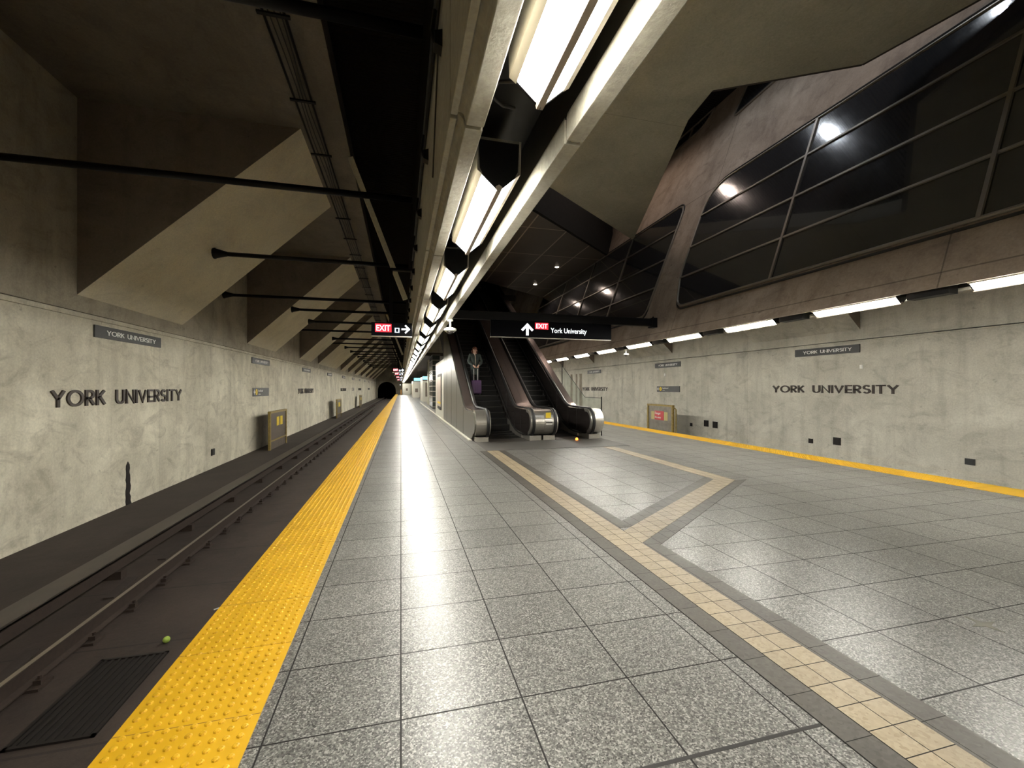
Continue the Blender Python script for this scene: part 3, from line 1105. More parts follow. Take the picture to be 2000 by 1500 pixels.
# one trough light: v shaped lit lens between two painted rails, beige rib along the bottom
def trough_light():
    r = empty('trough_light', (0, 0, 0))
    ln = 1.17
    b = BT
    # local x as in the hall, local y from 0 to ln
    mb = MB()
    mb.prism([(.398, b + 1.177), (.425, b + 1.158), (.425, b + 1.168), (.412, b + 1.19), (.405, b + 1.36), (.392, b + 1.36)], 0, ln)
    mb.prism([(.640, b + 1.177), (.613, b + 1.158), (.613, b + 1.168), (.626, b + 1.19), (.633, b + 1.36), (.646, b + 1.36)], 0, ln)
    mb.box(.404, .634, 0, ln, b + 1.345, b + 1.36)
    mb.build('housing_rail', M['fixture'], r)
    for sgn in (0, 1):
        mb = MB()
        if sgn == 0:
            q = [(.424, b + 1.166), (.511, b + 1.088), (.511, b + 1.094), (.424, b + 1.172)]
        else:
            q = [(.614, b + 1.166), (.527, b + 1.088), (.527, b + 1.094), (.614, b + 1.172)]
        mb.prism(q, .012, ln - .012)
        mb.build('lens', M['lens'], r)
    mb = MB()
    mb.prism([(.500, b + 1.098), (.506, b + 1.076), (.532, b + 1.076), (.538, b + 1.098), (.519, b + 1.11)], -.002, ln + .002)
    mb.build('centre_rib', M['rib'], r)
    for yy in (0, ln - .012):
        mb = MB()
        mb.prism([(.40, b + 1.18), (.519, b + 1.075), (.638, b + 1.18), (.633, b + 1.36), (.404, b + 1.36)], yy, yy + .012)
        mb.build('end_plate', M['blackmetal'], r)
    return r


tl = trough_light()
k = 0
i = -2
first = True
while True:
    y = 1.583 + i * PER - 1.17
    if y * K > 112:
        break
    o = tl if first else copy_tree(tl)
    first = False
    o.location = (0, y, 0)
    kscale(o)
    o.location.z = 1.6 * (1 - K)
    if i == -2 or i == -1:
        lab = 'lit V-shaped fluorescent fitting of the trough behind the camera' if i == -2 else \
            'lit V-shaped fluorescent fitting of the trough right above the camera, outside the picture'
    elif i < 20:
        lab = '%s V-shaped lit fitting in the overhead concrete trough, counted from the camera' % \
              ('first' if i == 0 else ORD[i])
    else:
        lab = 'tiny lit fitting in the far distant end of the overhead trough'
    tag(o, lab, 'ceiling light', 'fluorescent fittings in the overhead trough')
    i += 1
# conduit between fittings
for k in range(3):
    y = 1.583 + k * PER
    mb = MB()
    mb.tube([(.52, y + .01, BT + 1.2), (.46, y + .08, BT + 1.23), (.40, y + .2, BT + 1.30), (.39, y + .32, BT + 1.32), (.47, y + .42, BT + 1.35),
             (.55, y + .5, BT + 1.4)], .008, 8)
    oc = mb.build('flexible_conduit', plain('grey_flex_conduit', (0.06, .055, .05), .6, .2))
    kscale(oc)
    oc.location = (0, 0, 1.6 * (1 - K))
    tag(oc,
        'looped flexible metal conduit after the %s trough light' % ('first' if k == 0 else ORD[k]), 'conduit', 'conduit loops in the trough')
# small brackets and pipe on the trough fascia
mb = MB(); mb.tube([(.218, y, BT + 2.38) for y in (Y0 + .1, 40, Y1 - 1)], .022, 8)
tag(mb.build('black_pipe', M['blackmetal']), 'long black pipe along the upper left side of the trough', 'pipe')
y = 1.2
hb = None
for k in range(16):
    if hb is None:
        mb = MB()
        mb.prism([(-.035, -.03), (.005, -.045), (.005, .045), (-.035, .03)], -.035, .035, axis='y')
        mb.tube([(-.03, 0, 0), (-.045, 0, .05), (-.03, 0, .16)], .012, 6)
        hb = mb.build('pipe_bracket', M['blackmetal'])
        o = hb
    else:
        o = hb.copy(); C.objects.link(o)
    o.location = (.199, 2.24 + k * 1.13, BT + 1.78)
    kscale(o)
    tag(o, '%s small black pipe bracket on the left face of the trough, from the camera' % ('first' if k == 0 else ORD[k]),
        'bracket', 'small brackets on the trough')
mb = MB(); mb.tube([(.237, 2.80, BT + 2.30), (.237, 3.36, BT + 1.62)], .006, 6)
tag(mb.build('thin_cable', M['black']), 'thin black cable slanting down the left face of the trough', 'cable')

# ------------------------------------------------------------------ struts across the left vault
def strut(y, lab):
    ins = any(a < y < b for a, b in HAUNCH)
    xs = -4.58 if ins else -6.26
    r = empty('strut', (xs, y, 5.0))
    tag(r, lab, 'strut', 'black struts across the left vault')
    mb = MB(); mb.tube([(.3, 0, 0), (.20 - xs, 0, 0)], .055, 12)
    mb.build('tube', M['blackmetal'], r, smooth=True)
    mb = MB(); mb.tube([(0.0, 0, 0), (.04, 0, 0), (.06, 0, 0), (.32, 0, 0)], [.14, .14, .12, .055], 12)
    mb.build('cone_flange', M['blackmetal'], r, smooth=True)


SY = [4.2, 8.0, 12.4, 17.8, 20.4, 23.9, 27.5, 31.8, 35.1, 38.5, 42.7, 46, 49.6, 53.3, 57, 60.8, 64.5, 68.2, 72, 75.7]
for k, y in enumerate(SY):
    strut(y, '%s black steel strut crossing high over the left track, from the camera' % ('first' if k == 0 else ORD[k]))
# cable ladder
cd = empty('cable_ladder', (-1.83, 0, 7.2))
tag(cd, 'black cable ladder running under the left ceiling', 'cable ladder')
for x in (-.16, .14):
    mb = MB(); mb.tube([(x, Y0, 0), (x, 100, 0)], .022, 6); mb.build('side_rail', M['blackmetal'], cd)
for j in range(3):
    mb = MB(); mb.tube([(-.08 + j * .07 + .02 * math.sin(i * 1.3 + j), i * .8 - 4, .03) for i in range(125)], .012, 5)
    mb.build('cable', M['black'], cd)
for i in range(34):
    mb = MB(); mb.box(-.24, .22, 3.1 + i * 2.0 - .03, 3.1 + i * 2.0 + .03, -.05, -.02)
    mb.build('hanger', M['blackmetal'], cd)
# concrete braces
for k, y in enumerate((-1.0, 11.27, 30.3, 49.4, 68.4)):
    mb = MB()
    mb.tube([(-1.20, y, 7.27), (.11, y, 3.85)], .085, 4, up=(0, 1, 0))
    tag(mb.build('inclined_brace', M['haunch']),
        ['square inclined brace behind the camera', 'nearest pale inclined brace from the left ceiling down to the trough',
         'second pale inclined brace from the left ceiling to the trough', 'third pale inclined brace, small in the distance',
         'fourth pale inclined brace, farthest in view'][k], 'brace', 'inclined braces beside the trough')

# ------------------------------------------------------------------ fittings of the right trough
for i in range(-3, 30):
    y = 4.94 + 2.27 * (i - 1)
    o = copy_tree(tl)
    o.scale = (K, K, K)
    o.location = (7.515 - .519 * K, y, 1.605 - 1.6 * K)
    if i < -0:
        lab = 'lit fitting of the right light trough %s' % ['just beside the camera, outside the picture', 'beside and behind the camera, outside the picture',
                                                            'well behind the camera, outside the picture'][-i - 1]
    elif i < 12:
        lab = '%s lit fluorescent strip below the brown wall on the right, from the camera' % ('first' if i == 0 else ORD[i])
    else:
        lab = 'distant lit fitting of the right trough hidden beyond the escalators'
    tag(o, lab, 'ceiling light', 'fluorescent fittings of the right trough')
    if 0 <= i < 12:
        mb = MB(); mb.box(-.09, .09, .2, .72, 0, .12)
        g_ = mb.build('gear_box', M['blackmetal'], loc=(7.50, y + 1.42, 2.925))
        tag(g_, 'black gear box of the right trough just beyond its %s strip light' % ('first' if i == 0 else ORD[i]), 'gear box', 'gear boxes of the right trough')

# ------------------------------------------------------------------ station name on the walls
def plaque(side, y0, zb, ln, h, lab):
    x = -6.25 if side == 'L' else 14.16
    r = empty('station_name_plaque', (x + (.014 if side == 'L' else -.014), y0, zb), PI / 2 if side == 'L' else -PI / 2)
    tag(r, lab, 'sign', 'station name plaques on the %s wall' % ('left' if side == 'L' else 'right'))
    mb = MB(); mb.box(0, ln, -.02, .012, 0, h)
    mb.build('plate', M['plaque'], r, bevel=.003)
    join_letters('YORK UNIVERSITY', h * .42, h * .062, .006, ln * .74, M['white'], r, 'lettering', (ln * .15, -.02, h * .29))


def names(side, y0, zb, h, ln, lab):
    x = -6.25 if side == 'L' else 14.16
    r = empty('station_name_letters', (x + (.002 if side == 'L' else -.002), y0, zb), PI / 2 if side == 'L' else -PI / 2)
    tag(r, lab, 'lettering', 'large station name letters on the %s wall' % ('left' if side == 'L' else 'right'))
    line_of_letters('YORK UNIVERSITY', h, h * .15, .03, h * .24, h * .62, M['letter'], r, total=ln)


for k in range(10):
    y = 10.93 + k * 9.86
    plaque('L', y, 2.67, 2.57, .26, '%s dark YORK UNIVERSITY plaque high on the left wall, from the camera' % ('first' if k == 0 else ORD[k]))
for k in range(3):
    y = (12.80, 21.87, 31.1)[k]
    plaque('R', y, (2.73, 2.72, 2.68)[k], 2.32, .265, '%s dark YORK UNIVERSITY plaque high on the right wall, from the camera' % ('first' if k == 0 else ORD[k]))
for k in range(5):
    names('L', 9.81 + k * 19.65, 1.23, .33, 4.8, ['big', 'second', 'third', 'fourth', 'fifth'][k] +
          (' dark YORK UNIVERSITY lettering on the left wall' + (' nearest the camera' if k == 0 else ', counted from the camera')))
names('R', 13.77, 1.42, .27, 4.36, 'big dark YORK UNIVERSITY lettering on the right wall nearest the camera')
names('R', 32.08, 1.38, .27, 4.3, 'second dark YORK UNIVERSITY lettering on the right wall beside the brown water stains')


def direction_sign(side, y0, zb, ln, h, lab, l1, l2, to_right=False):
    x = -6.25 if side == 'L' else 14.16
    r = empty('direction_sign', (x + (.012 if side == 'L' else -.012), y0, zb), PI / 2 if side == 'L' else -PI / 2)
    tag(r, lab, 'sign')
    mb = MB(); mb.box(0, ln, -.02, .012, 0, h)
    mb.build('plate', M['plaque'], r, bevel=.003)
    arrow_mesh(h * .42, h * .5, h * .6, 180, M['white'], r, y=-.027)
    mb = MB()
    mb.tube([(h * 1.15, -.02, h * .5), (h * 1.15, -.026, h * .5)], h * .36, 24, up=(0, 0, 1))
    mb.build('line_disc', M['yellow'], r)
    mb = MB()
    text_mesh('1', h * .55, M['plaque'], r, (h * 1.05, -.03, h * .3), 'line_number')
    text_mesh(l1, h * .36, M['white'], r, (h * 1.75, -.024, h * .54), 'lettering')
    text_mesh(l2, h * .2, M['white'], r, (h * 1.75, -.024, h * .2), 'lettering')


direction_sign('L', 20.93, 1.22, 2.3, .38, 'dark direction sign with yellow disc on the left wall, nearest the camera', 'Northbound', 'to Vaughan')
direction_sign('L', 60.2, 1.22, 2.3, .38, 'dark direction sign with yellow disc on the left wall, small in the distance', 'Northbound', 'to Vaughan')
direction_sign('R', 21.67, 1.38, 2.05, .31, 'dark direction sign with arrow and yellow disc on the right wall', 'Southbound', 'to Union')

# small things on the walls
def small_box(name, side, y, z, w_, h_, mat, lab, cat, d=.03, group=None):
    x = -6.25 if side == 'L' else 14.16
    s = 1 if side == 'L' else -1
    mb = MB()
    mb.box(min(0, s * d), max(0, s * d), -w_ / 2, w_ / 2, -h_ / 2, h_ / 2)
    mb.box(min(s * d, s * d * 1.3), max(s * d, s * d * 1.3), -w_ * .36, w_ * .36, -h_ * .36, h_ * .36)
    o = mb.build(name, mat, loc=(x, y, z))
    return tag(o, lab, cat, group)


small_box('outlet_box', 'L', 16.83, -.60, .25, .22, M['black'], 'small black outlet box low on the left wall', 'outlet box')
for y, z, s_, lab in ((19.0 - .3, -.25, .16, 'small black hole cover nearest the yellow gate panel on the right wall'),
                      (17.6, -.10, .30, 'left one of the two close dark square boxes on the right wall'),
                      (17.0, -.12, .30, 'right one of the two close dark square boxes on the right wall'),
                      (12.18, -.29, .16, 'small square recess cover low on the right wall, left of a bigger one'),
                      (11.23, -.19, .25, 'dark square box low on the right wall below the big lettering')):
    small_box('outlet_box', 'R', y, z, s_, s_, M['grate'], lab, 'outlet box', group='dark square boxes on the right wall')
small_box('patch_plate', 'R', 7.75, -.3, .2, .16, M['plaque'], 'small grey patch plate low at the right end of the right wall', 'plate')
small_box('white_tag', 'R', 10.44, 2.27, .09, .12, M['white'], 'small white tag on the right wall under the nearer name plaque', 'tag')
small_box('white_tag', 'R', 20.93, 2.32, .12, .16, M['white'], 'small white tag on the right wall above the direction sign', 'tag')
# black seep stain at the foot of the left wall
mb = MB()
random.seed(3)
zz = [-1.16 + i * .085 for i in range(12)]
L1 = [(12.10 - .05 - random.random() * .05 * (1.2 - i / 12), z) for i, z in enumerate(zz)]
R1 = [(12.12 + .04 + random.random() * .09 * (1.2 - i / 12), z) for i, z in enumerate(zz)]
poly = L1 + [(12.11, -.14)] + R1[::-1]
mb.prism(poly, -6.2495, -6.242, axis='x')
tag(mb.build('seep_crust', M['grate']), 'black crusted vertical seep mark at the foot of the left wall', 'seep mark')
for i, (y, w_) in enumerate(((32.45, .5), (33.3, .3), (34.4, .45))):
    mb = MB()
    pl = [(y + random.uniform(-.05, .05) + (w_ / 2) * (1 if s_ > 0 else -1), z) for s_, z in
          [(1, -1.3 + j * .45) for j in range(10)] + [(-1, -1.3 + j * .45) for j in range(9, -1, -1)]]
    mb.prism(pl, 14.1545, 14.1595, axis='x')
    tag(mb.build('water_stain', plain('rusty_lime_stain', (0.20, 0.17, 0.125), .8, 0, .4, 3)),
        ['nearest', 'middle', 'farthest'][i] + ' brown vertical water stain on the right wall behind the escalators', 'stain')

# ------------------------------------------------------------------ track level panels
def gate_panel(side, y0, x, w_, zb, h_, lab, kind):
    r = empty('gate_panel', (x, y0, zb), PI / 2 if side == 'L' else -PI / 2)
    tag(r, lab, 'gate panel')
    t = .05
    for xx in (0, w_):
        mb = MB()
        mb.box(xx - t, xx + t, -.05, .05, 0, h_ - .091)
        mb.build('post', M['mustard'], r)
        if kind == 'R':
            mb = MB()
            mb.tube([(xx + (.18 if xx else -.18), .05, 0), (xx + (.18 if xx else -.18), .05, h_ - .2), (xx, .03, h_ - .1)], .035, 8)
            mb.build('bent_tube', M['mustard'], r)
    mb = MB(); mb.box(-t, w_ + t, -.06, .06, h_ - .09, h_)
    mb.build('top_rail', M['mustard'], r)
    mb = MB(); mb.box(t, w_ - t, -.05, .03, h_ * .27, h_ * .27 + .06)
    mb.build('lower_rail', M['mustard'], r)
    mb = MB(); mb.box(t, w_ - t, -.01, .01, .10, h_ - .10)
    mb.build('panel', M['doorpanel'] if kind == 'L' else M['greypanel'], r)
    if kind == 'L':
        for k in range(2):
            mb = MB(); mb.box(w_ * (.40 + .22 * k), w_ * (.40 + .22 * k) + .40, -.02, -.011, h_ * .62, h_ * .84)
            mb.build('yellow_notice', M['yellow'], r)
    else:
        mb = MB(); mb.box(w_ * .28, w_ * .66, -.02, -.011, h_ * .62, h_ * .84)
        mb.build('danger_notice', M['red'], r)
        for xx in (.13, .67):
            mb = MB(); mb.box(w_ * xx, w_ * (xx + .14), -.019, -.011, h_ * .62, h_ * .82)
            mb.build('yellow_notice', plain('faded_yellow_notice', (.50, .42, .18), .6), r)
        text_mesh('Danger', .17, M['white'], r, (w_ * .30, -.024, h_ * .755), 'lettering')
        text_mesh('No entry', .14, M['white'], r, (w_ * .30, -.024, h_ * .66), 'lettering')
    return r


gate_panel('L', 21.0, -5.60, 2.72, -1.30, 1.85, 'brown sheet panel in a mustard steel frame with two yellow notices, by the left wall', 'L')
for y, lab in ((41.5, 'second mustard framed brown panel by the left wall, in the distance'),
               (64.0, 'third mustard framed brown panel by the left wall, far away')):
    gate_panel('L', y, -5.60, 2.7, -1.3, 1.85, lab, 'L')
gate_panel('R', 20.32, 12.75, 2.1, -1.32, 2.08, 'grey mustard framed sheet panel with a red Danger notice by the right wall', 'R')

# ------------------------------------------------------------------ illuminated hanging signs
def exit_panel(parent, x, z, w_, h_, y):
    mb = MB(); mb.box(x, x + w_, y - .008, y, z, z + h_)
    mb.build('red_panel', M['lit_red'], parent)
    text_mesh('EXIT', h_ * 1.0, M['lit_white'], parent, (x + w_ * .07, y - .0125, z + h_ * .14), 'lettering', bold=h_ * .008, width=w_ * .86)


def left_exit_sign(y, lab):
    r = empty('exit_sign', (-.605, y, 2.705))
    r.scale = (1.21, 1.21, 1.21)
    tag(r, lab, 'exit sign', 'exit signs hanging left of the light trough')
    mb = MB(); mb.box(0, .695, -.03, .04, 0, .235)
    mb.build('sign_box', M['sign'], r, bevel=.004)
    mb = MB(); mb.box(0, .695, -.035, .045, -.012, -.001)
    mb.build('bottom_trim', M['steel'], r)
    exit_panel(r, .065, .065, .275, .145, -.031)
    mb = MB(); mb.box(.395, .475, -.036, -.031, .06, .145)
    mb.build('stair_symbol', M['lit_blue'], r)
    mb = MB(); mb.box(.415, .455, -.039, -.0365, .075, .13)
    mb.build('stair_mark', M['sign'], r)
    arrow_mesh(.585, .125, .15, 0, M['lit_white'], r, y=-.038)
    mb = MB(); mb.box(.30, .36, -.02, .02, .236, 1.2)
    mb.tube([(.33, 0, 1.18), (.70, 0, 1.18)], .03, 8)
    mb.build('hanger', M['blackmetal'], r)


for k, y in enumerate((9.55, 31.5, 40.0, 53.0, 70.0)):
    left_exit_sign(y, ['red EXIT sign with arrow hanging left of the trough, nearest the camera', 'second small EXIT sign left of the trough',
                       'third tiny EXIT sign left of the trough', 'fourth tiny EXIT sign left of the trough',
                       'farthest tiny EXIT sign left of the trough'][k])

r = empty('station_exit_sign', (2.285, 11.12, 2.955))
r.scale = (1.209, 1.209, 1.209)
tag(r, 'long black hanging sign with up arrow, EXIT and York University before the escalators', 'exit sign')
mb = MB(); mb.box(0, 2.88, -.03, .05, 0, .358); mb.build('sign_box', M['sign'], r, bevel=.005)
mb = MB(); mb.box(0, 2.88, -.034, .054, -.014, -.001); mb.build('bottom_trim', M['steel'], r)
exit_panel(r, 1.01, .19, .31, .145, -.031)
arrow_mesh(.83, .18, .27, 90, M['lit_white'], r, y=-.038, th=.22)
text_mesh('York University', .16, M['lit_white'], r, (1.38, -.036, .12), 'lettering', bold=.0, width=.87)
r = empty('sign_boom', (.99, 11.17, 3.527))
r.scale = (1.209, 1.209, 1.209)
tag(r, 'thick black horizontal boom from the trough carrying the long exit sign', 'boom')
mb = MB(); mb.box(0, 5.02, -.06, .06, -.11, .075); mb.build('arm', M['blackmetal'], r, bevel=.01)
mb = MB(); mb.box(5.02, 5.16, -.09, .09, -.14, .09); mb.tube([(5.10, 0, .09), (5.10, 0, .13)], .02, 8); mb.build('end_cap', M['blackmetal'], r)

# ------------------------------------------------------------------ security cameras
def dome_camera(loc, lab, s=1.0):
    r = empty('dome_camera', loc)
    tag(r, lab, 'security camera')
    mb = MB(); mb.lathe([(.016 * s, .05 * s), (.016 * s, .16 * s), (.05 * s, .17 * s), (.05 * s, .2 * s)], 0, 0, 14); mb.build('stem', M['camwhite'], r)
    mb = MB(); mb.lathe([(.085 * s, -.015 * s), (.11 * s, 0), (.11 * s, .03 * s), (.05 * s, .055 * s), (.02 * s, .06 * s)], 0, 0, 22); mb.build('housing', M['camwhite'], r, smooth=False)
    mb = MB(); mb.lathe([(.01 * s, -.06 * s), (.05 * s, -.05 * s), (.075 * s, -.016 * s)], 0, 0, 20); mb.build('dome', M['balpanel'], r, smooth=True)


dome_camera((.955, 8.64, 2.745), 'white dome camera hanging from the right edge of the light trough', 1.12)
dome_camera((7.50, 13.35, 2.74), 'small white dome camera hanging under the strip lights on the right', .9)

# ------------------------------------------------------------------ escalators
TAN = math.tan(math.radians(30))
def railz(y):
    if y <= 14.0: return .97
    if y <= 14.8: return .97 + TAN * (y - 14.0) ** 2 / 1.6
    if y <= 28.6: return .97 + TAN * .4 + TAN * (y - 14.8)
    return railz(28.6)


def top_path(inset=0.0):
    c = (12.60, .555)
    rr_ = .415 - inset
    pts = [(13.1, .14 + inset), (12.8, .14 + inset)]
    pts += [(c[0] + rr_ * math.cos(math.radians(a)), c[1] + rr_ * math.sin(math.radians(a))) for a in range(-90, -271, -15)]
    ys_ = [13.2, 14.0, 14.2, 14.4, 14.6, 14.8, 20, 28.6, 31]
    pts += [(y, railz(y) - inset) for y in ys_]
    return pts


def slope_bot(y, d):
    return railz(y) - d


def balustrade(root, xa, xb, xr, x_org, outer=None, deck=None):
    """xa..xb solid width, xr handrail centre; outer = x of the clad face"""
    def bx(o):
        return o
    tp = top_path(.05)
    fr_i = 2
    body_top = tp[2:]
    body = body_top + [(31, slope_bot(31, 2.0)), (28.6, slope_bot(28.6, 2.0)), (17.3, slope_bot(17.3, 2.0)), (16.9, 0.02), (13.5, .02), (13.2, .10), (12.7, .145)]
    mb = MB(); mb.prism(body, xa + .012, xb - .012, axis='x')
    mb.build('balustrade_panel', M['balpanel'], root)
    # newel of polished steel
    c = (12.60, .555)
    nw = [(c[0] + .385 * math.cos(math.radians(a)), c[1] + .385 * math.sin(math.radians(a))) for a in range(-95, -271, -10)]
    nw += [(12.78, .94), (12.70, .85)] + [(c[0] + .02 + .30 * math.cos(math.radians(a)), c[1] + .30 * math.sin(math.radians(a))) for a in range(-255, -99, 15)]
    mb = MB(); mb.prism(nw, xa, xb, axis='x')
    mb.build('newel', M['steel'], root)
    mb = MB(); mb.box(xa + .03, xb - .03, 12.45, 13.4, 0.006, .15)
    mb.prism([(13.3, .006), (13.3, .17), (14.0, .2), (15.2, .52), (15.2, .006)], xa + .004, xb - .004, axis='x')
    mb.build('plinth', M['steel'], root)
    # handrail
    mb = MB()
    mb.tube([(xr, y, z) for y, z in top_path(0)[0:]], .028, 10, up=(1, 0, 0), sx=1.0)
    # wider band
    hp = top_path(0)
    mb.tube([(xr - .022, y, z - .004) for y, z in hp], .024, 8, up=(1, 0, 0))
    mb.tube([(xr + .022, y, z - .004) for y, z in hp], .024, 8, up=(1, 0, 0))
    mb.build('handrail', M['rubber'], root, smooth=True)
    # polished guide rail under the handrail
    mb = MB()
    gp = [p for p in top_path(.045) if p[0] > 12.7 and p[1] > .8]
    mb.prism([(y, z) for y, z in gp] + [(y, z - .02) for y, z in gp[::-1]], min(xr - .07, xr + .07), max(xr - .07, xr + .07), axis='x')
    mb.build('guide_rail', M['chrome'], root)
    # skirt strip beside the steps
    inner = xb if abs(xb - xr) < abs(xa - xr) else xa
    sg = 1 if inner == xb else -1
    sk = [(13.0, .16), (13.6, .17), (14.0, .22), (14.5, .36), (15.0, .62), (28.6, slope_bot(28.6, .72))]
    mb = MB(); mb.prism(sk + [(y, z - .045) for y, z in sk[::-1]], min(inner - .01 * sg, inner + .02 * sg), max(inner - .01 * sg, inner + .02 * sg), axis='x')
    mb.build('skirt_trim', M['stepedge'], root)
    # sloping deck beside the handrail
    if deck:
        dp = [p for p in top_path(.035) if p[0] > 13.0 and p[1] > .8]
        mb = MB(); mb.prism([(y, z) for y, z in dp] + [(y, z - .03) for y, z in dp[::-1]], deck[0], deck[1], axis='x')
        mb.build('deck_cover', M['deck'], root)
    for yy in (13.35, 14.1, 15.3):
        mb = MB(); mb.prism([(yy, .2 if yy < 14 else slope_bot(yy, .68)), (yy + .018, .2 if yy < 14 else slope_bot(yy, .68)), (yy + .018, railz(yy) - .07), (yy, railz(yy) - .07)],
                            min(inner, inner + .004 * sg), max(inner, inner + .004 * sg), axis='x')
        mb.build('panel_joint', M['stepedge'], root)


def steps(root, x0, x1):
    z = 0
    k = 0
    y = 13.05
    proto = None
    while y < 28.9:
        if k < 4:
            z = [.012, .018, .03, .06][k]
        else:
            z = .10 + (k - 4) * .2
        if proto is None:
            mb = MB()
            mb.prism([(0, -.2), (0, -.03), (.02, 0), (.36, 0), (.36, -.05), (.06, -.2)], 0, x1 - x0, axis='x')
            mb.box(0, x1 - x0, -.002, .03, -.022, .003, 1)
            n = 22
            for j in range(n):
                xx = (x1 - x0) * (j + .3) / n
                mb.box(xx, xx + .012, .03, .34, 0, .006, 0)
            proto = mb.build('step', [M['step'], M['stepedge']], root)
            o = proto
        else:
            o = proto.copy(); C.objects.link(o); o.parent = root
        o.location = (x0, y, z)
        y += .3464
        k += 1


def comb(root, x0, x1):
    mb = MB(); mb.box(x0, x1, 12.35, 13.06, 0.004, .016)
    for j in range(30):
        xx = x0 + (x1 - x0) * (j + .2) / 30
        mb.box(xx, xx + .015, 13.06, 13.12, .004, .018)
    mb.build('comb_plate', M['comb'], root)


e1 = empty('escalator', (3.1, 12.6, 0))
tag(e1, 'left escalator, with a person riding down and steel side cladding', 'escalator')
e2 = empty('escalator', (5.1, 12.6, 0))
tag(e2, 'right escalator, empty, with an orange lamp at its foot', 'escalator')
for e in (e1, e2):
    pass
E1, E2 = [], []
hold1 = empty('tmpa'); hold2 = empty('tmpb')
balustrade(hold1, 2.10, 2.53, 2.45, 0, deck=(2.10, 2.37))
balustrade(hold1, 3.74, 4.168, 3.83, 0, deck=(3.92, 4.168))
steps(hold1, 2.545, 3.725)
comb(hold1, 2.53, 3.74)
# steel cladding on the outer side
mb = MB()
ct = [p for p in top_path(.10)[2:] if p[0] <= 20.1]
cl_ = ct + [(21.6, railz(21.6) - .10), (21.6, 0.03), (13.0, .03), (12.75, .13)]
mb.prism(cl_, 2.06, 2.098, axis='x')
mb.build('side_cladding', M['cladding'], hold1)
for yy in (14.6, 16.4, 18.2, 20.0):
    mb = MB(); mb.box(2.054, 2.0595, yy, yy + .012, .04, railz(yy) - .14); mb.build('cladding_seam', M['stepedge'], hold1)
mb = MB()
mb.prism([(21.61, railz(21.6) - .12), (28.6, railz(28.6) - .12), (28.6, railz(28.6) - 2.0), (21.61, railz(21.6) - 2.0)], 2.06, 2.098, axis='x')
mb.build('upper_cladding', M['balpanel'], hold1)
balustrade(hold2, 4.172, 4.60, 4.51, 0, deck=(4.172, 4.42))
balustrade(hold2, 5.68, 6.10, 5.77, 0, deck=(5.86, 6.10))
steps(hold2, 4.615, 5.665)
comb(hold2, 4.60, 5.68)
mb = MB(); mb.prism(cl_[:-4] + [(21.6, railz(21.6) - .10), (21.6, 0.03), (13.0, .03), (12.75, .13)], 6.102, 6.14, axis='x')
mb.build('side_cladding', M['cladding'], hold2)
mb = MB(); mb.box(4.10 + .10, 4.10 + .26, 12.205, 12.212, .70, .86)
mb.build('yellow_sticker', M['yellow'], hold2)
for k in range(3):
    mb = MB(); mb.box(4.2, 4.40, 12.186, 12.196, .50 + k * .05, .525 + k * .05); mb.build('label_strip', M['blackmetal'] if k == 1 else M['white'], hold2)
for hold, root in ((hold1, e1), (hold2, e2)):
    for ch in list(hold.children):
        ch.parent = root
        ch.location = Vector(ch.location) - Vector(root.location)
    bpy.data.objects.remove(hold)
mb = MB(); mb.lathe([(.035, 0), (.04, .01), (.04, .05), (.02, .075)], 0, 0, 12)
tag(mb.build('floor_lamp_orange', M['orange'], loc=(5.19, 12.2, .007)), 'small glowing orange lamp at the foot of the right escalator', 'lamp').name = 'warning_lamp'
# glass barrier right of the escalators
gb = empty('glass_barrier', (6.5, 13.2, 0))
tag(gb, 'clear glass barrier with slim posts right of the escalators', 'barrier')
mb = MB(); mb.prism([(0, .1), (0, 1.25), (1.3, 1.25), (3.6, 2.5), (3.6, .1)], -.008, .008, axis='x'); mb.build('glass_pane', M['clear'], gb)
mb = MB(); mb.box(-.015, .015, -.03, 0, 0, 1.3); mb.build('post', M['blackmetal'], gb)
mb = MB(); mb.box(-.015, .015, 3.6, 3.63, 0, 2.6); mb.build('post', M['blackmetal'], gb)
mb = MB(); mb.tube([(0, 0, 1.26), (0, 1.3, 1.26), (0, 3.6, 2.51)], .010, 8); mb.build('top_rail', M['blackmetal'], gb)

# ------------------------------------------------------------------ person and suitcase
def skin_obj(name, verts, edges, radii, mat, parent=None, root=0, sub=2):
    me = bpy.data.meshes.new(name)
    bm = bmesh.new()
    ly = bm.verts.layers.skin.verify()
    vs = []
    for i, p in enumerate(verts):
        v = bm.verts.new(p)
        r_ = radii[i]
        v[ly].radius = r_ if isinstance(r_, tuple) else (r_, r_)
        v[ly].use_root = (i == root)
        vs.append(v)
    for a, b in edges:
        bm.edges.new((vs[a], vs[b]))
    bm.to_mesh(me)
    bm.free()
    me.materials.append(mat)
    o = bpy.data.objects.new(name, me)
    C.objects.link(o)
    o.parent = parent
    s = o.modifiers.new('skin', 'SKIN')
    s.use_smooth_shade = True
    u = o.modifiers.new('sub', 'SUBSURF')
    u.levels = sub
    u.render_levels = sub
    return o


pe = empty('person', (2.85, 16.98, 1.50))
tag(pe, 'person in dark coat with reddish hair on the left escalator, hands on suitcase handle', 'person')
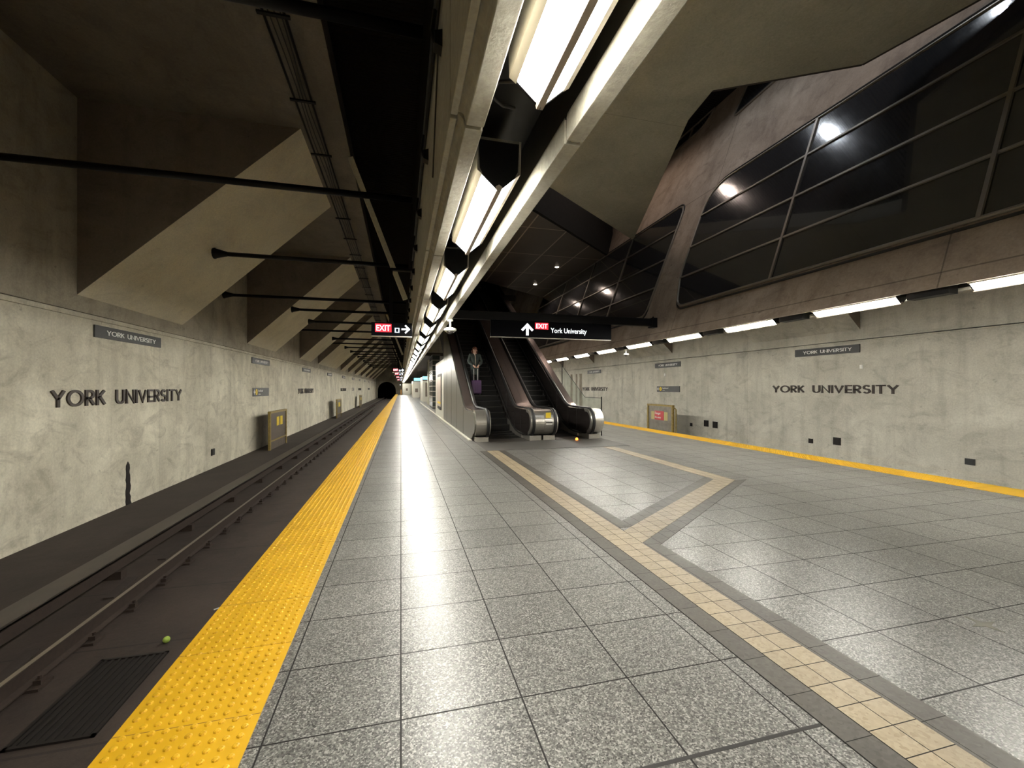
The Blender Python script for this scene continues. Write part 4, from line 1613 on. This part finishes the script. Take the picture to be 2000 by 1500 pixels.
# skin: one continuous body (head, neck, torso, arms with hands, legs); clothes lie over it
bv = [(0, 0, .92), (0, .0, 1.12), (0, .01, 1.34), (0, 0, 1.46), (0, -.01, 1.53), (0, -.02, 1.60), (0, -.015, 1.67),   # 0..6 pelvis to crown
      (-.17, 0, 1.40), (-.23, -.02, 1.14), (-.07, -.28, .95), (-.03, -.34, .91),                                       # 7..10 right arm
      (.17, 0, 1.40), (.25, -.02, 1.14), (.10, -.28, .96), (.05, -.34, .91),                                         # 11..14 left arm
      (-.09, 0, .86), (-.10, -.02, .48), (-.10, .02, .09), (-.11, -.13, .04),
      (.09, 0, .86), (.10, -.02, .48), (.10, .02, .09), (.11, -.13, .04)]
be = [(0, 1), (1, 2), (2, 3), (3, 4), (4, 5), (5, 6), (2, 7), (7, 8), (8, 9), (9, 10), (2, 11), (11, 12), (12, 13), (13, 14),
      (0, 15), (15, 16), (16, 17), (17, 18), (0, 19), (19, 20), (20, 21), (21, 22)]
br = [(.15, .10), (.13, .095), (.14, .10), (.055, .055), (.06, .065), (.078, .092), (.06, .07),
      .055, .045, .032, (.034, .03), .055, .045, .032, (.034, .03),
      .085, .06, .045, (.042, .03), .085, .06, .045, (.042, .03)]
skin_obj('body', bv, be, br, M['skin'], pe)
cv = [(0, .01, .80), (0, .0, 1.0), (0, .0, 1.18), (0, .01, 1.36), (0, .0, 1.44), (-.18, 0, 1.40), (-.25, -.01, 1.13), (-.10, -.26, .965),
      (.18, 0, 1.40), (.27, -.01, 1.13), (.13, -.26, .975), (0, .01, .62)]
ce = [(11, 0), (0, 1), (1, 2), (2, 3), (3, 4), (3, 5), (5, 6), (6, 7), (3, 8), (8, 9), (9, 10)]
crr = [(.20, .14), (.18, .135), (.165, .13), (.165, .125), (.08, .075), .078, .066, .05, .078, .066, .05, (.20, .14)]
skin_obj('coat', cv, ce, crr, M['coat'], pe, root=0)
tv = [(0, 0, .88), (-.10, 0, .80), (-.105, -.02, .48), (-.105, .02, .12), (.10, 0, .80), (.105, -.02, .48), (.105, .02, .12)]
te = [(0, 1), (1, 2), (2, 3), (0, 4), (4, 5), (5, 6)]
skin_obj('trousers', tv, te, [(.14, .11), .10, .075, .065, .10, .075, .065], M['trouser'], pe)
for sx_ in (-1, 1):
    skin_obj('shoe', [(.105 * sx_, .05, .05), (.11 * sx_, -.06, .045), (.12 * sx_, -.19, .035)], [(0, 1), (1, 2)],
             [(.05, .045), (.052, .04), (.045, .03)], M['rubber'], pe, sub=1)
mb = MB(); mb.ball((0, .012, 1.645), .105, 16, 10, sc_=(.92, 1.05, .95))
# open the face: keep the cap of hair behind the forehead
hair = mb.build('hair', M['hair'], pe, smooth=True)
for v in hair.data.vertices:
    if v.co.y < -.03 and v.co.z < 1.675:
        v.co.y = -.01
mb = MB()
mb.tube([(-.10, .02, 1.60), (-.085, .03, 1.50), (-.06, .03, 1.44)], [.03, .028, .012], 8)
mb.tube([(.10, .02, 1.60), (.085, .03, 1.50), (.06, .03, 1.44)], [.03, .028, .012], 8)
mb.build('hair_side', M['hair'], pe, smooth=True)
# face
mb = MB(); mb.tube([(0, -.098, 1.625), (0, -.118, 1.588), (0, -.105, 1.578)], [.008, .014, .010], 8); mb.build('nose', M['skin'], pe, smooth=True)
for s_ in (-1, 1):
    mb = MB(); mb.ball((.032 * s_, -.098, 1.622), .011, 10, 6); mb.build('eye', M['black'], pe, smooth=True)
    mb = MB(); mb.tube([(.015 * s_, -.104, 1.64), (.05 * s_, -.096, 1.642)], .005, 6); mb.build('eyebrow', M['hair'], pe)
    mb = MB(); mb.ball((.083 * s_, -.01, 1.605), .022, 8, 6, sc_=(.4, .8, 1.2)); mb.build('ear', M['skin'], pe, smooth=True)
mb = MB(); mb.tube([(-.026, -.103, 1.553), (0, -.109, 1.550), (.026, -.103, 1.553)], .006, 6); mb.build('mouth', plain('lips', (.35, .12, .10), .6), pe)
mb = MB(); mb.tube([(-.03, -.085, 1.475), (0, -.13, 1.36), (.008, -.15, 1.2), (.015, -.15, .95)], [.02, .012, .008, .006], 6)
mb.build('coat_zip', M['scarf'], pe)
# fingers closing round the handle
for s_ in (-1, 1):
    hx = -.045 if s_ < 0 else .055
    for f in range(4):
        x = hx + (f - 1.5) * .019
        l_ = [.9, 1.0, .95, .8][f]
        skin_obj('finger', [(x, -.345, .925), (x, -.345 - .045 * l_, .925), (x, -.345 - .058 * l_, .898), (x, -.345 - .035 * l_, .878)],
                 [(0, 1), (1, 2), (2, 3)], [.0095, .009, .0085, .007], M['skin'], pe, sub=1)
    skin_obj('thumb', [(hx - .03 * s_, -.335, .905), (hx - .045 * s_, -.365, .885), (hx - .03 * s_, -.385, .872)], [(0, 1), (1, 2)],
             [.011, .010, .008], M['skin'], pe, sub=1)

su = empty('suitcase', (2.84, 16.60, 1.318))
tag(su, 'purple wheeled suitcase with raised silver handle on the left escalator, in front of the rider', 'suitcase')
mb = MB(); mb.box(-.20, .20, -.11, .11, .05, .58); mb.build('shell', M['purple'], su, bevel=.04)
mb = MB()
for k in range(5):
    x = -.14 + k * .07
    mb.box(x - .008, x + .008, -.118, -.11, .10, .53)
mb.build('shell_rib', M['purple'], su)
for x in (-.075, .075):
    mb = MB(); mb.tube([(x, .06, .56), (x, .06, 1.04)], .008, 8); mb.build('handle_tube', M['camwhite'], su)
mb = MB(); mb.tube([(-.095, .02, 1.065), (.10, .02, 1.065)], .016, 8); mb.tube([(-.075, .06, 1.03), (-.075, .03, 1.06)], .012, 8)
mb.tube([(.075, .06, 1.03), (.075, .03, 1.06)], .012, 8)
mb.build('handle_grip', M['rubber'], su)
for x in (-.16, .16):
    for y in (-.08, .08):
        mb = MB(); mb.tube([(x - .012, y, .028), (x + .012, y, .028)], .028, 12); mb.build('wheel', M['rubber'], su)

# ------------------------------------------------------------------ things farther along the platform
# white panelled box with a poster case, behind the escalator cladding
wb = empty('service_box', (2.1, 24.0, 0))
tag(wb, 'white panelled box with a narrow poster case, behind the steel escalator cladding', 'service box')
mb = MB(); mb.box(-.04, 1.4, -2.38, 2.6, 0.01, 3.05); mb.build('shell', M['offwhite'], wb, bevel=.01)
mb = MB(); mb.box(-.075, -.041, -1.3, .9, .45, 2.35); mb.build('poster_case', M['blackmetal'], wb)
mb = MB(); mb.box(-.082, -.076, -1.15, .75, .6, 2.2); mb.build('poster', plain('pale_pink_poster', (.42, .34, .30), .4), wb)
mb = MB(); mb.box(-.088, -.083, -1.15, .75, .75, .85); mb.build('yellow_strip', M['yellow'], wb)
# glass block lift shaft
gs = empty('glass_shaft', (2.35, 33.5, 0))
tag(gs, 'tall dark glazed lift shaft with pale horizontal bars beyond the service box', 'lift shaft')
mb = MB(); mb.box(0, .55, 0, 3.5, 0.01, 4.2); mb.build('glazing', M['glassblock'], gs)
for k in range(11):
    mb = MB(); mb.box(-.03, .58, -.03, 3.53, .1 + k * .4, .16 + k * .4); mb.build('bar', M['greypanel'], gs)
cm = MB(); cm.box(2.45, 2.95, 41, 41.8, 0, 4.25)
tag(cm.build('concrete_column', M['beam'], bevel=.02), 'square pale concrete column beyond the glazed shaft', 'column')
for k, (x0, x1, y0, y1, h_, lab) in enumerate(((2.4, 3.4, 50, 56, 2.9, 'white kiosk wall beyond the concrete column'),
                                               (1.9, 3.0, 72, 80, 2.7, 'small white box far down the platform beside the kiosk'),
                                               (.35, 2.3, 104, 110, 2.6, 'white lift housing at the far end of the platform'))):
    r = empty('platform_kiosk', ((x0 + x1) / 2, y0, 0))
    tag(r, lab, 'kiosk')
    mb = MB(); mb.box(x0 - r.location.x, x1 - r.location.x, 0, y1 - y0, 0.01, h_); mb.build('shell', M['offwhite'], r)
    mb = MB(); mb.box(-.2, .25, -.02, -.002, .9 if k else .6, 1.5 if k else 2.2); mb.build('dark_panel', M['doorpanel'], r)
for k, (x, y, w_, z, h_, lab) in enumerate(((2.15, 45, .95, 2.35, .45, 'bright blue screen hanging in front of the kiosk'),
                                            (1.75, 62, 1.1, 2.5, .5, 'pale blue screen hanging farther down the platform'))):
    r = empty('hanging_screen', (x, y, z))
    tag(r, lab, 'screen')
    mb = MB(); mb.box(0, w_, 0, .08, 0, h_); mb.build('case', M['sign'], r)
    mb = MB(); mb.box(.03, w_ - .03, -.006, -.001, .10, h_ - .03); mb.build('display', M['screen'], r)
    mb = MB(); mb.tube([(w_ / 2, .04, h_), (w_ / 2, .04, 4.27 - z)], .02, 6); mb.build('drop_rod', M['blackmetal'], r)
mb = MB(); mb.box(-.1, .1, -.1, .1, 0, 1.1)
tag(mb.build('orange_bollard', plain('faded_orange', (.45, .22, .05), .6), loc=(.02, 102, .007)), 'faded orange bollard at the far end of the platform edge', 'bollard')
mb = MB()
tag(MB().tube([(0, 0, 0), (0, .05, 0)], .12, 12).build('signal_lamp', M['lit_white'], loc=(-.15, Y1 - .1, 2.4)), 'small white signal lamp beside the tunnel mouth', 'lamp')

# compass star set in the floor
mb = MB()
st = []
for k in range(8):
    a = PI * k / 4
    rr_ = .11 if k % 2 == 0 else .035
    st.append((3.82 + rr_ * math.cos(a), 2.02 + rr_ * math.sin(a)))
mb.prism(st, -.01, .0015, axis='z')
tag(mb.build('floor_medallion', plain('worn_brass', (.10, .095, .07), .5, .3)), 'small star shaped metal inlay in the grey floor on the right', 'floor inlay')

# ------------------------------------------------------------------ downlights
def downlight(loc, lab, lens, col, watt, size=2.6):
    r = empty('downlight', loc)
    tag(r, lab, 'ceiling light')
    mb = MB(); mb.lathe([(.105, -.02), (.12, -.012), (.12, 0)], 0, 0, 20); mb.build('trim_ring', M['blackmetal'], r)
    mb = MB(); mb.lathe([(.075, -.035), (.095, -.024), (.095, -.012)], 0, 0, 20); mb.build('lens', lens, r)
    s_ = spot('lamp_glow', (loc[0], loc[1], loc[2] - .08), watt, col, size)
    s_.parent = r
    s_.location = (0, 0, -.08)


WARM, COOL = (1.0, .80, .68), (.85, .92, 1.0)
downlight((7.29, 19.55, 7.45), 'right one of the two small warm downlights in the dark panelled ceiling', M['downlens'], WARM, LOBBY_W)
downlight((7.33, 23.15, 7.45), 'left one of the two small warm downlights in the dark panelled ceiling', M['downlens'], WARM, LOBBY_W)
for k, (x, y, wh) in enumerate(((7.35, 13.72, 0), (7.29, 9.80, 1), (4.72, 7.82, 0), (7.5, 5.94, 1), (7.3, 1.9, 0))):
    downlight((x, y, 10.85), ['warm downlight mirrored at the far end of the big window', 'cool white downlight mirrored in the top row of the big window',
                              'warm downlight mirrored low in the big window', 'cool white downlight mirrored in the top corner of the picture',
                              'warm downlight high above the near end of the big window'][k],
              M['downlens_w'] if wh else M['downlens'], COOL if wh else WARM, DOWN_W, 2.7)
